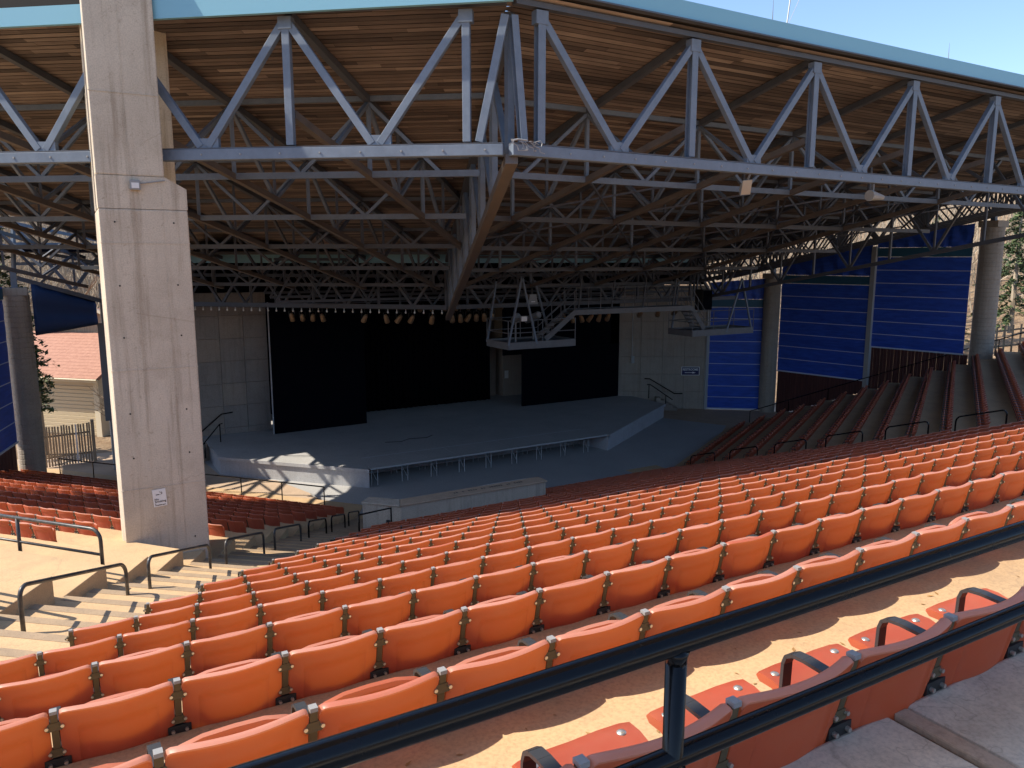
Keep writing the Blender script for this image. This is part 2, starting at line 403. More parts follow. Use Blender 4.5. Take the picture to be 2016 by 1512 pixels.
# ------------------------------------------------------------------ seats
XS = [-.245,-.24,-.228,-.205,-.18,-.172,-.165,-.13,-.09,-.045,0,.045,.09,.13,.165,.172,.18,.205,.228,.24,.245]
HB = .715
def back_mesh(xs, lod):
    mb = MB(); rows = []
    zz = [.275,.30,.36,.43,.50,.56,.597,.605,.64,.675,.70] if lod == 0 else [.275,.5,.70]
    for x in xs:
        a = abs(x)/.245
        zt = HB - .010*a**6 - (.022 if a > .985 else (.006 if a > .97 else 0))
        sag = -(.048 if lod == 0 else .075)*(1-a*a)
        pr = []
        for z in zz:
            z2 = z*(zt/HB) if z > .6 else z
            zb = z2 + (.03*(a**6) if z < .31 else 0)
            ins = .007 if (lod == 0 and abs(x) < .17 and .31 < z < .60) else 0
            pr.append((sag+.22*(HB-zb)+ins-.004*(z > .69), zb))
        y0 = sag+.22*(HB-zt)
        th = .036 if a < .985 else .02
        pr += [(y0-.005, zt-.006), (y0+.006, zt), (y0+.022, zt+.001), (y0+th, zt-.008), (y0+th+.001, zt-.022)] if lod == 0 else [(y0, zt), (y0+.03, zt)]
        for z in ([.66,.55,.42,.28] if lod == 0 else [.28]):
            pr.append((sag+.22*(HB-z)+.024, z))
        rows.append(pr)
    n = len(rows[0])
    for x, pr in zip(xs, rows):
        for y, z in pr: mb.v.append(Vector((x, y, z)))
    for i in range(len(xs)-1):
        for j in range(n):
            a = i*n+j; b = i*n+(j+1)%n
            top = (len(zz)-1 <= j <= len(zz)+2) if lod == 0 else (j == len(zz))
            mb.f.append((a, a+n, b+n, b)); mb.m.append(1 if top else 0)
    for i in (0, len(xs)-1):
        f = tuple(i*n+j for j in range(n)); mb.f.append(f if i == 0 else f[::-1]); mb.m.append(0)
    return mb
def pan_mesh(down, lod):
    mb = MB(); xs = [-.222,-.215,-.19,-.11,0,.11,.19,.215,.222] if lod == 0 else [-.22,0,.22]
    rows = []
    for x in xs:
        a = abs(x)/.222; e = .03*a**5
        pr = []
        if down:
            d = .014*(1-a*a)
            pts = [(.06,.395),(.14,.39),(.28,.40),(.40-e,.425),(.455-e,.425)]
            top = [(y, z-d) for y, z in pts]; bot = [(y, z-d-.032) for y, z in pts]
            pr = top + [(.472-e,.41-d)] + bot[::-1]
        else:
            c = .02*(1-a*a)
            pts = [(.100,.34),(.078,.42),(.080,.54),(.084+c,.632-e),(.087+c,.652-e)]
            pr = pts + [(.102+c,.660-e),(.122+c,.645-e)] + [(y+.046,z-.01) for y, z in pts[::-1][1:]]
        rows.append(pr)
    n = len(rows[0])
    for x, pr in zip(xs, rows):
        for y, z in pr: mb.v.append(Vector((x, y, z)))
    for i in range(len(xs)-1):
        for j in range(n):
            a = i*n+j; b = i*n+(j+1)%n
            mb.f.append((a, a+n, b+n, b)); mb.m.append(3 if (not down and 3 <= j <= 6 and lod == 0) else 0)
    for i in (0, len(xs)-1):
        f = tuple(i*n+j for j in range(n)); mb.f.append(f if i == 0 else f[::-1]); mb.m.append(0)
    if lod == 0: mb.m = [1 if q == 3 else q for q in mb.m]
    return mb
def yb(z): return .22*(HB-z)
def post_mesh(lod):
    mb = MB(); x = -.265
    zt_ = .695 if lod == 0 else .62
    mb.beam((x, yb(.25)+.012, .25), (x, yb(zt_)+.012, zt_), .030, .022, (0,-1,0))
    if lod == 0:
        for z, hw in ((.625,.052),(.475,.047)):
            y = yb(z)-.002
            mb.add([(x-hw,y,z),(x-hw*.55,y-.004,z+.02),(x+hw*.55,y-.004,z+.02),(x+hw,y,z),(x+hw*.55,y-.004,z-.02),(x-hw*.55,y-.004,z-.02),
                    (x-hw,y+.02,z),(x-hw*.55,y+.02,z+.02),(x+hw*.55,y+.02,z+.02),(x+hw,y+.02,z),(x+hw*.55,y+.02,z-.02),(x-hw*.55,y+.02,z-.02)],
                   [(0,1,2,3,4,5),(11,10,9,8,7,6)]+[(i,6+i,6+(i+1)%6,(i+1)%6) for i in range(6)])
            for sx in (-1, 1):
                mb.tube([(x+sx*hw*.62,y-.012,z),(x+sx*hw*.62,y+.004,z)], .0085, 6, 1)
        mb.box((x-.055,.045,.395),(x+.055,.075,.445), 2)
        for sx in (-1,1): mb.tube([(x+sx*.032,.03,.42),(x+sx*.032,.05,.42)], .009, 6, 1)
        mb.box((x-.015,.0,.693),(x+.015,.034,.709), 3)
        mb.beam((x,.09,.40),(x,.085,.0), .035, .05, (0,1,0))
    return mb
def arm_mesh(lod):
    mb = MB(); x = -.265; hw = .0225
    path = [(.05,.590),(.11,.598),(.19,.603),(.235,.600),(.262,.585),(.272,.555),(.276,.42),(.22,.37)] if lod == 0 else [(.05,.59),(.25,.60),(.275,.45)]
    th = .013
    for (y0,z0),(y1,z1) in zip(path[:-1], path[1:]):
        mb.beam((x,y0,z0),(x,y1,z1), 2*hw, th, (0,-(z1-z0),(y1-y0)) if True else None)
    return mb
ME = {}
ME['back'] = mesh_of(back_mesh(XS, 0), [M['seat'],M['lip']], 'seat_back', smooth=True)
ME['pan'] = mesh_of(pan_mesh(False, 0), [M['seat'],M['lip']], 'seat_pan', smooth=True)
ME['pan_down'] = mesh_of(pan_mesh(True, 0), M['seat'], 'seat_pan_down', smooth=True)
ME['post'] = mesh_of(post_mesh(0), [M['post'], M['bolt'], M['ink'], M['cap']], 'seat_post')
ME['arm'] = mesh_of(arm_mesh(0), M['arm'], 'armrest')
mbb = MB()
for sx in (-1, 1): mbb.lathe((sx*.17,.40,.405), [(.019,0),(.018,.014),(.012,.019),(.0,.021)], 10)
ME['bolts'] = mesh_of(mbb, M['bolt'], 'pan_bolt', smooth=True)
for me in (ME['back'], ME['pan'], ME['pan_down']):
    try: me.set_sharp_from_angle(angle=R(50))
    except Exception: pass
# positions: (loc of seat centre, rotation about z, section, row, index, pan down?)
seats = []
random.seed(11)
for k in range(0, 22):
    t0 = tl(k) if k <= 15 else 13.75
    j = 0
    while t0+.53*(j+1) <= 24.02:
        seats.append((Vector((t0+.53*(j+.5), srow(k), tread(k))), 0, 'c', k, j, k == 0)); j += 1
aL = math.atan2(dL.y, dL.x) - R(30)
for k in range(9, 22):
    x0 = -6.75 if k >= 12 else (-8.05 if k == 11 else -8.55)
    for j in range(46):
        d = .53*(j+.5)
        x = x0-dL.x*d; y = yl(k, x0)+.0 - dL.y*d
        if x < -23.4 + (35.8-y)*.33: break
        p = cw(x, y, tread(k)); seats.append((p, aL, 'l', k, j, random.random() < .012))
for i in range(0, 14):
    j = 0
    while .53*(j+1) <= rlen(i):
        p = rrow(i)+dR*.53*(j+.5); p.z = tread(21-i); seats.append((p, R(30), 'r', 21-i, j, random.random() < .02)); j += 1
vis = []
for sct in seats:
    q = inframe(sct[0]+Vector((0,0,.6)), 160, 200)
    if q: vis.append((q[2], sct, q))
vis.sort(key=lambda a: a[0])
# hidden seats behind the column etc. still counted: they are few
near = vis[:300]; far = vis[300:]
byrow = {}
for d_, sct, q in near: byrow.setdefault((sct[2], sct[3]), []).append((q[0], sct))
rank = {}
for key, lst in byrow.items():
    lst.sort(key=lambda a: a[0])
    for r_, (u_, sct) in enumerate(lst): rank[id(sct)] = r_
for d_, sct, q in near:
    p, rz, sec, k, j, dn = sct; r_ = rank[id(sct)]
    if sec == 'c':
        if k == 0: lab = 'red seat with its pan down, %s from the left in the row against the railing' % ordn(r_)
        else: lab = 'orange folded seat, %s from the left in the %s row below the black railing' % (ordn(r_), ordn(k))
    else: lab = 'orange folded seat left of the stairs, %s from left in the %s row there' % (ordn(r_), ordn(k-9))
    e = thing('stadium_seat', lab, 'seat', p, 'stadium seats in the near rows'); e.rotation_euler = (0,0,rz)
    inst('backrest', ME['back'], e); pn = inst('seat_pan', ME['pan_down' if dn else 'pan'], e)
    if not dn: pn.rotation_euler = (R(random.uniform(-2.5,2.5)), 0, 0)
    else: inst('bolt', ME['bolts'], pn)
    inst('standard', ME['post'], e); inst('armrest', ME['arm'], e)
XF = [-.245,-.235,-.12,0,.12,.235,.245]
bF = back_mesh(XF, 1); pF = pan_mesh(False, 1); pD = pan_mesh(True, 1); oF = post_mesh(1); aF = arm_mesh(1)
bR = MB(); bR.v = [Vector((v.x*.88, v.y*(1.5 if v.y < 0 else 1), v.z)) for v in bF.v]; bR.f = list(bF.f); bR.m = list(bF.m)
pRr = MB(); pRr.v = [Vector((v.x*.9, v.y+.07, v.z-.03)) for v in pF.v]; pRr.f = list(pF.f); pRr.m = list(pF.m)
mb = MB()
for d_, sct, q in far:
    p, rz, sec, k, j, dn = sct; mt = Matrix.Translation(p) @ Matrix.Rotation(rz, 4, 'Z')
    for src, mi in ((bR if sec == 'r' else bF,0),(pD if dn else (pRr if sec == 'r' else pF),0),(oF,1)) + (((aF,2),) if sec != 'c' else ()):
        o_ = len(mb.m); mb.add([mt @ v for v in src.v], src.f, mi)
        if src in (bF, bR): mb.m[o_:] = [3 if q else 0 for q in bF.m]
tag(part('distant_seats', mb, [M['seat'], M['post'], M['arm'], M['lip']]), 'rows of maroon and orange folding seats further down the bowl', 'seats', kind='stuff')

# ------------------------------------------------------------------ column
cz = 3.9
cl = thing('concrete_column', 'tall grey concrete column rising beside the left stairs through the roof', 'column', (1.4,17.4,cz))
part('shaft', MB().box((.66,16.6,cz-1),(2.22,18.4,11.55)), M['column'], cl, bevel=.03)
mb = MB()
mb.add([(.66,16.6,11.553),(2.22,16.6,11.553),(2.22,16.6,11.95),(1.84,16.6,12.16),(.66,16.6,12.16),
        (.66,17.12,11.553),(2.22,17.12,11.553),(2.22,17.12,11.95),(1.84,17.12,12.16),(.66,17.12,12.16)],
       [(0,1,2,3,4),(9,8,7,6,5),(0,5,6,1),(1,6,7,2),(2,7,8,3),(3,8,9,4),(4,9,5,0)])
part('shoulder', mb, M['column'], cl)
part('front_blade', MB().box((.662,16.602,12.163),(1.84,17.1,16.6)), M['column'], cl, bevel=.03)
part('rear_blade', MB().box((.66,17.85,11.553),(2.2,18.38,15.4)), M['column'], cl, bevel=.03)
for z in (6.05, 8.45, 10.9):
    part('pour_joint', MB().box((.652,16.592,z),(2.225,16.61,z+.012)), M['column'], cl)
part('pour_joint', MB().box((.652,16.592,13.65),(1.846,16.61,13.662)), M['column'], cl)
for x in (1.22,):
    part('form_line', MB().box((x,16.595,cz),(x+.012,16.61,16.6)), M['column'], cl)
part('form_line', MB().box((1.76,16.595,cz),(1.768,16.61,12.1)), M['column'], cl)
th_ = MB(); th_.tube([(0,0,-.004),(0,0,.004)], .018, 8); mTie = mesh_of(th_, M['ink'], 'tie_hole')
for z in (4.9,6.7,7.6,9.1,10.1,11.3):
    for x in (.92,1.95): inst('tie_hole', mTie, cl, Vector((x,16.598,z))-WL[cl.name], (R(90),0,0))
ft = thing('wall_floodlight', 'small square grey floodlight box fixed high on the column face', 'floodlight', (1.3,16.55,12.0))
part('housing', MB().box((1.22,16.5,11.9),(1.40,16.592,12.08)), M['cap'], ft, bevel=.01)
part('lens', MB().box((1.245,16.49,11.93),(1.375,16.498,12.03)), M['lens'], ft)
part('conduit', MB().tube([(1.40,16.575,12.02),(1.84,16.575,12.10)], .012, 6), M['cap'], ft)

def text(name, s, size, mtx, m, parent, ext=.0015, font_bold=0):
    cu = bpy.data.curves.new(name, 'FONT'); cu.body = s; cu.size = size; cu.extrude = ext; cu.align_x = 'LEFT'
    cu.offset = font_bold
    to = bpy.data.objects.new(name, cu); COL.objects.link(to)
    dg = bpy.context.evaluated_depsgraph_get(); me = bpy.data.meshes.new_from_object(to.evaluated_get(dg))
    bpy.data.objects.remove(to); me.materials.clear(); me.materials.append(m)
    o = bpy.data.objects.new(name, me); COL.objects.link(o)
    if parent:
        o.parent = parent; mtx = Matrix.Translation(-WL[parent.name]) @ mtx
    o.matrix_local = mtx; return o
def frame_m(o, xd, zd):
    xd = Vector(xd).normalized(); zd = Vector(zd).normalized(); nd = xd.cross(zd)
    m = Matrix.Identity(4)
    for i in range(3): m[i][0] = xd[i]; m[i][1] = zd[i]; m[i][2] = nd[i]; m[i][3] = o[i]
    return m
sg = thing('no_smoking_sign', 'white no smoking sign on the lower column face', 'sign', (1.33,16.59,5.8))
sm = Matrix.Translation((1.33,16.588,5.83)) @ Matrix.Rotation(R(-3), 4, 'Y')
mb = MB(); mb.box((-.125,-.006,-.18),(.125,0,.18)); mb.v = [sm @ v for v in mb.v]
part('panel', mb, M['white'], sg)
for s_, z_, sz in (('No', -.045, .062), ('Smoking', -.092, .062), ('in', -.125, .03), ('Amphitheatre', -.158, .036)):
    text('lettering', s_, sz, sm @ frame_m(Vector((-.10,-.0075,z_)), (1,0,0), (0,0,1)), M['ink'], sg, font_bold=.001)
mb = MB(); mb.box((-.065,-.008,.062),(.0,-.0065,.080)); mb.box((.01,-.008,.064),(.02,-.0065,.078))
mb.tube([(.035,-.008,.07),(.045,-.008,.095),(.02,-.008,.115),(.0,-.008,.13)], .004, 5); mb.tube([(.05,-.008,.075),(.055,-.008,.105),(.035,-.008,.125)], .004, 5)
mb.v = [sm @ v for v in mb.v]; part('cigarette_symbol', mb, M['ink'], sg)

# ------------------------------------------------------------------ roof geometry
AP = Vector((7.45, 12.9, 0)); ZF = 15.3
fL = Vector((-.7986,.6018,0)); qL = Vector((.6018,.7986,0)); gR = .2385; gL = .2294; HIP = .40
def zr(s): return ZF - gR*(s-12.9)
def PL(m_, q_, dz=0): p = AP+fL*m_+qL*q_; return Vector((p.x, p.y, ZF-gL*q_+dz))
def PR(t, s, dz=0): return Vector((t, s, zr(s)+dz))
def hip_t(s): return AP.x+HIP*(s-12.9)
SEND, TEND = 31.9, 34.9
def h2(s): return 34.9-.28*(s-12.9)
cT = .14
def PT(t, s, dz=0): return Vector((t, s, zr(s)+cT*(t-h2(s))+dz))
eT = Vector((.818,.575,0))
# hip in left coordinates
hd = Vector((HIP,1,0)); hm, hq = hd.dot(fL), hd.dot(qL)
def hip_m(q): return hm/hq*q
QEND = hq*19.0
def left_m(q): return 26.5-.4*q
def q_end(m_): return QEND
# decking above the boards
rf = thing('canopy_roof', 'wide timber lined canopy roof over stage front and lower seats', 'roof', (7.45,12.9,15.3))
mb = MB()
T = .05
P4 = [PR(AP.x,12.7,T), PR(h2(12.7),12.7,T), PR(h2(SEND),SEND,T), PR(hip_t(SEND),SEND,T)]
mb.add(P4+[p+Vector((0,0,.25)) for p in P4], [(3,2,1,0),(4,5,6,7),(0,1,5,4),(1,2,6,5),(2,3,7,6),(3,0,4,7)])
SE = 36.5  # rear edge extended behind the fold to keep sun off the right curtains
E4 = [PT(h2(12.7),12.7,T), PT(h2(12.7)+.818*16,12.7+.575*16,T), PT(h2(SE)+.818*16,SE+.575*16,T), PT(h2(SE),SE,T)]
mb.add(E4+[p+Vector((0,0,.25)) for p in E4], [(3,2,1,0),(4,5,6,7),(0,1,5,4),(1,2,6,5),(2,3,7,6),(3,0,4,7)])
L4 = [PL(0,-.2,T), PL(hip_m(QEND),QEND,T), PL(left_m(QEND),QEND,T), PL(left_m(0),-.2,T)]
mb.add(L4+[p+Vector((0,0,.25)) for p in L4], [(3,2,1,0),(4,5,6,7),(0,1,5,4),(1,2,6,5),(2,3,7,6),(3,0,4,7)])
part('decking', mb, M['roofback'], rf)
# fascia boards along the front edge
mb = MB(); mb.beam(PR(AP.x+.1,12.62,.20)+Vector((-.25,0,0)), PR(TEND+.3,12.62,.20), .1, .36); part('fascia', mb, M['fascia'], rf)
mb = MB(); mb.beam(PL(-.05,-.30,-.06), PL(6.9,-.30,-.14), .1, .34); part('fascia', mb, M['fascia'], rf)
mb = MB(); mb.beam(PL(8.1,-.30,-.16), PL(left_m(0),-.30,-.3), .1, .34); part('fascia', mb, M['fascia'], rf)
mb = MB(); mb.beam(PR(hip_t(SEND),SEND+.1,-.1), PR(h2(SEND),SEND+.1,-.1), .1, .42); part('rear_fascia', mb, M['fascia'], rf)
mb = MB(); mb.beam(PL(hip_m(QEND),QEND+.1,-.1), PL(left_m(QEND),QEND+.1,-.1), .1, .42); part('rear_fascia', mb, M['fascia'], rf)
part('drip_edge', MB().beam(PR(AP.x-.1,12.6,.015), PR(TEND+.3,12.6,.015), .16, .03), M['steel_dark'], rf)
# boards: nearest ones as pieces, the rest joined
BW, GAP = .158, .026
unit = MB(); unit.box((0,0,0),(1,1,1))
uR = mesh_of(unit, M['woodR'], 'ceiling_board'); uL = mesh_of(unit, M['woodL'], 'ceiling_board')
random.seed(21)
def lay(side, nparts):
    joined = MB(); cnt = 0
    if side == 'R':
        sl = math.sqrt(1+gR*gR); n_ = int((SEND-12.75)*sl/BW)
        ax = Vector((1,0,0)); ay = Vector((0,1,-gR)).normalized(); az = ax.cross(ay)
    else:
        sl = math.sqrt(1+gL*gL); n_ = int((QEND+.1)*sl/BW)
        ax = -fL; ay = (qL+Vector((0,0,-gL))).normalized(); az = ax.cross(ay)
    for r in range(n_):
        d = r*BW/sl
        if side == 'R':
            s = 12.75+d; a, b = hip_t(s), h2(s); o0 = lambda x: PR(x, s)
        else:
            q = -.15+d; a, b = -left_m(q), -hip_m(q); o0 = lambda x: PL(-x, q)
        x = a - random.uniform(0, 3)
        while x < b:
            L = random.choice((2.4,3.0,3.6,4.2,4.9))*random.uniform(.95,1.05); x0 = max(a, x); x1 = min(b, x+L); x += L
            if x1-x0 < .05: continue
            p = o0(x0)+Vector((0,0,random.uniform(-.003,.003))); ln = x1-x0-.006; wd = BW-GAP
            if cnt < nparts and (inframe(o0(x0), 40, 60) or inframe(o0(x1), 40, 60) or inframe(o0((x0+x1)/2), 40, 60)):
                o = bpy.data.objects.new('ceiling_board', uR if side == 'R' else uL); COL.objects.link(o); o.parent = rf
                mm = Matrix.Identity(4)
                for i in range(3):
                    mm[i][0] = ax[i]*ln; mm[i][1] = ay[i]*wd; mm[i][2] = az[i]*.006; mm[i][3] = (p-WL[rf.name])[i]
                o.matrix_local = mm; cnt += 1
            else:
                c = [p, p+ax*ln, p+ax*ln+ay*wd, p+ay*wd]
                joined.add(c+[v+az*.006 for v in c], [(3,2,1,0),(4,5,6,7),(0,1,5,4),(1,2,6,5),(2,3,7,6),(3,0,4,7)])
    tag(part('ceiling_boards', joined, M['woodR' if side == 'R' else 'woodL'], rf), kind='stuff')
lay('R', 150); lay('L', 150)

# ------------------------------------------------------------------ trusses
UP = Vector((0,0,1))
ST, SDK, SB = M['steel'], M['steel_dark'], M['steel_brown']
DEP = 2.68
# front truss, right
tr = thing('front_roof_truss', 'deep blue-grey steel truss along the right front roof edge', 'truss', (19,12.9,12.7))
part('bottom_chord', MB().beam((7.42,12.9,12.62),(34.9,12.9,12.62), .2, .21), ST, tr, bevel=.012)
part('chord_flange', MB().beam((7.42,12.9,12.737),(34.9,12.9,12.737), .21, .02), SDK, tr)
part('top_chord', MB().beam((7.5,12.9,15.23),(34.9,12.9,15.23), .16, .1), SDK, tr)
tn = [8.05+3.8*i for i in range(8)]
for i, t in enumerate(tn):
    part('vertical', MB().ibeam((t,12.9,12.77),(t,12.9,15.0), .16, .16, (0,1,0), .018), ST, tr)
    if i < 7: part('diagonal', MB().beam((t+.07,12.9,14.98),(t+1.83,12.9,12.77), .145, .13, (0,1,0)), ST, tr, bevel=.008)
    if i > 0: part('diagonal', MB().beam((t-.07,12.9,14.98),(t-1.87,12.9,12.77), .145, .13, (0,1,0)), ST, tr, bevel=.008)
    part('gusset', MB().box((t-.13,12.81,14.9),(t+.13,12.99,15.14)), ST, tr)
# front truss, left
tr = thing('front_roof_truss', 'sunlit blue-grey steel truss along the left front roof edge', 'truss', tuple(PL(5,0,-2.7)))
ba = -.06
def FL(m_, z): p = AP+fL*m_; return Vector((p.x,p.y,z))
part('bottom_chord', MB().beam(FL(.16,12.62), FL(26,12.62), .2, .21), ST, tr, bevel=.012)
part('chord_flange', MB().beam(FL(.16,12.737), FL(26,12.737), .2, .02), SDK, tr)
part('top_chord', MB().beam(FL(.1,15.23), FL(26,15.23), .16, .1), SDK, tr)
ln = [.85+3.45*i for i in range(8)]
for i, m_ in enumerate(ln):
    part('vertical', MB().beam(FL(m_,12.77), FL(m_,15.0), .15, .14, qL), ST, tr, bevel=.01)
    part('diagonal', MB().beam(FL(m_+.07,14.98), FL(m_+1.68,12.77), .145, .13, qL), ST, tr, bevel=.008)
    if i: part('diagonal', MB().beam(FL(m_-.07,14.98), FL(m_-1.62,12.77), .145, .13, qL), ST, tr, bevel=.008)
    part('gusset', MB().beam(FL(m_-.13,14.99), FL(m_+.13,14.99), .18, .22), ST, tr)
for sx, (m0, m1) in enumerate(((.62,.12),)):
    part('diagonal', MB().beam(FL(m0,12.77), FL(m1,15.0), .145, .13, qL), ST, tr, bevel=.008)
part('diagonal', MB().ibeam((7.7,12.92,12.77),(7.5,12.95,15.0), .14, .14, (0,1,0), .016), ST, tr)
bm_ = MB(); bm_.tube([(0,0,-.012),(0,0,.012)], .02, 6); mBolt = mesh_of(bm_, M['cap'], 'bolt')
trR = bpy.data.objects['front_roof_truss']
for q in range(24):
    o = inst('bolt', mBolt, trR, Vector((7.9+q*.8,12.796,12.62))-WL[trR.name], (R(90),0,0))
for q in range(14):
    o = inst('bolt', mBolt, tr, FL(.5+q*.8,12.62)-qL*.104-WL[tr.name], (R(90),0,R(-37)))
for q in range(6):
    part('node_plate', MB().box((9.72+3.8*q,12.85,12.75),(10.16+3.8*q,12.95,12.93)), ST, trR)
    part('node_plate', MB().beam(FL(2.31+3.45*q,12.84), FL(2.75+3.45*q,12.84), .1, .18), ST, tr)
# frayed rope wound round the apex
mb = MB(); random.seed(5)
for q in range(9):
    a = Vector((7.45+random.uniform(-.1,.5), 12.76, 12.76)); pts = [a]
    for z in range(5): pts.append(pts[-1]+Vector((random.uniform(-.06,.1), random.uniform(-.03,.01), random.uniform(-.08,.03))))
    mb.tube(pts, .008, 4)
mb.tube([(7.38,12.78,12.77),(7.5,12.77,12.80),(7.7,12.77,12.79)], .02, 5)
single('frayed_rope', mb, M['cap'], 'frayed white rope wound round the roof apex beam', 'rope')
# hip truss
h0 = Vector((7.45,12.9,0)); hN = hd.normalized(); HLEN = math.hypot(HIP,1)*19.0
def HP(d, dz=0): p = h0+hN*d; return Vector((p.x,p.y,ZF-gR*d/math.hypot(HIP,1)+dz))
tr = thing('hip_roof_truss', 'heavy brown-stained truss running back from the roof apex', 'truss', tuple(HP(8,-2.5)))
part('bottom_chord', MB().beam(HP(.06,-2.82), HP(HLEN,-2.82), .24, .2), SB, tr, bevel=.012)
part('top_chord', MB().beam(HP(.3,-.2), HP(HLEN,-.2), .2, .2), SDK, tr)
nh = 8; step = HLEN/nh
for i in range(nh):
    part('vertical', MB().beam(HP(i*step+.35,-2.7), HP(i*step+.35,-.25), .14, .14), ST, tr)
    part('diagonal', MB().beam(HP(i*step+.45,-2.7), HP((i+1)*step+.2,-.3), .13, .13), ST, tr)
# right radial trusses
def zbR(s): return 12.6-.215*(s-16.7)
SJ = [16.7,20.5,24.3,28.1,31.9]
for i, t in enumerate([11.85,15.65,19.45,23.25,27.05,30.2]):
    send = min(SEND, 12.9+(t-7.45)/HIP)
    tr = thing('roof_truss', 'weathered steel truss running stageward under the boards, %s right of the hip beam' % ordn(i), 'truss', (t,20,12.5), 'right hand roof trusses')
    edge = i == 5
    zb = (lambda s: 11.9-.182*(s-12.9)) if edge else zbR
    part('top_chord', MB().beam(PR(t,13.0,-.09), PR(t,send,-.09), .15, .15), SDK, tr)
    s0 = 13.0; part('bottom_chord', MB().beam((t,s0,zb(s0)),(t,send,zb(send)), .15, .15), SB if not edge else SDK, tr)
    for s in SJ:
        if s > send+.1: continue
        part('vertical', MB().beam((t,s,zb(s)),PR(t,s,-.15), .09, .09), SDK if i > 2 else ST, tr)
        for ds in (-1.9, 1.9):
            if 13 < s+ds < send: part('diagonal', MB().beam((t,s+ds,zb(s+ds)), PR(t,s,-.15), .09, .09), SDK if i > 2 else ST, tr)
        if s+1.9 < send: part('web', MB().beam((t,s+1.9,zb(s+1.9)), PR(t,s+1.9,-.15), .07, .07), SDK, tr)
# frames under the third roof plane on the right, seen against the light
for i in range(5):
    o_ = 1.2+i*3.3
    tr = thing('roof_truss', 'dark steel truss against the light at the right roof end, %s beyond the fold' % ordn(i), 'truss', tuple(PT(h2(22),22)+eT*o_), 'trusses beyond the right fold')
    f = lambda s, dz: PT(h2(s)+eT.x*o_, s+eT.y*o_, dz)
    dpt = -1.45
    part('top_chord', MB().beam(f(13,-.1), f(31.8,-.1), .14, .14), SDK, tr)
    part('bottom_chord', MB().beam(f(13,dpt), f(31.8,dpt), .14, .14), SDK, tr)
    for q in range(10):
        s = 13.1+q*1.87
        part('diagonal', MB().beam(f(s,dpt), f(s+.93,-.1), .075, .075), SDK, tr)
        part('diagonal', MB().beam(f(s+.93,-.1), f(s+1.87,dpt), .075, .075), SDK, tr)
for i, s in enumerate((16.7,20.5,24.3,28.1,31.8)):
    tr = thing('purlin_truss', 'cross truss beyond the right roof fold, %s from the front' % ordn(i), 'truss', tuple(PT(h2(s),s)), 'cross trusses beyond the right fold')
    f = lambda d, dz: PT(h2(s)+eT.x*d, s+eT.y*d, dz)
    part('bottom_chord', MB().beam(f(.1,-1.4), f(15.5,-1.4), .12, .12), SDK, tr)
    for q in range(9):
        d = .4+q*1.65
        part('diagonal', MB().beam(f(d,-1.4), f(d+.82,-.1), .07, .07), SDK, tr); part('diagonal', MB().beam(f(d+.82,-.1), f(d+1.65,-1.4), .07, .07), SDK, tr)
# right purlin trusses
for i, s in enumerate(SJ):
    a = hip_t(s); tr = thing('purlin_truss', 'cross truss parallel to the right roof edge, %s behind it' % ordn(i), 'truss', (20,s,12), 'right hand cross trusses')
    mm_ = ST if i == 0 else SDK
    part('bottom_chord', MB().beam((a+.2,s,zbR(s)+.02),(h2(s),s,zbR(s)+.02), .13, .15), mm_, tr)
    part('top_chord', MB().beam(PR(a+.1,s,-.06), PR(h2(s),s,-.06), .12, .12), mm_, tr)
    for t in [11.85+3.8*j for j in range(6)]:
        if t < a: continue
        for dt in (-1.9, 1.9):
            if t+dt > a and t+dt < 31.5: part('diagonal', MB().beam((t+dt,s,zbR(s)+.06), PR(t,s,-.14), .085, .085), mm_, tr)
for i in range(4):
    e = thing('wind_brace', 'thin diagonal bracing rods between lower roof chords, %s bay from the front' % ordn(i), 'bracing', (20,SJ[i],12), 'roof bracing')
    for t in (11.85,15.65,19.45,23.25,27.05):
        s0, s1 = SJ[i], SJ[i+1]
        if t < hip_t(s1)-.5: continue
        part('brace', MB().beam((t,s0,zbR(s0)+.12),(t+3.8,s1,zbR(s1)+.12), .055, .055), SDK, e)
        part('brace', MB().beam((t+3.8,s0,zbR(s0)+.18),(t,s1,zbR(s1)+.18), .055, .055), SDK, e)
# left radial trusses
def zbL(q): return 12.6-.207*(q-3.8)
QJ = [3.8,7.6,11.4,15.2,19.0]
DR = -.1
for i, m0 in enumerate(ln[1:]):
    tr = thing('roof_truss', 'weathered steel truss running back under the boards, %s left of the apex' % ordn(i), 'truss', tuple(PL(m0,8,-2)), 'left hand roof trusses')
    # ends at the hip or rear edge
    qe = min(QEND, m0/(hm/hq-DR)) if hm/hq > DR else QEND
    B = lambda q: (lambda p: Vector((p.x,p.y,zbL(q))))(PL(m0+DR*q, q))
    Tt = lambda q: PL(m0+DR*q, q, -.15)
    part('top_chord', MB().beam(PL(m0+DR*.1,.1,-.09), PL(m0+DR*qe,qe,-.09), .15, .15), SDK, tr)
    part('bottom_chord', MB().beam(B(.1), B(qe), .15, .15), SB, tr)
    for q in QJ:
        if q > qe: continue
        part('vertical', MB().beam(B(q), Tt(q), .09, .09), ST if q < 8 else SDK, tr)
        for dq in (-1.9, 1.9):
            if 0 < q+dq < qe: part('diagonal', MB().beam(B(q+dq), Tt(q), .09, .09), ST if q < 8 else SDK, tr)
        if q+1.9 < qe: part('web', MB().beam(B(q+1.9), Tt(q+1.9), .07, .07), SDK, tr)
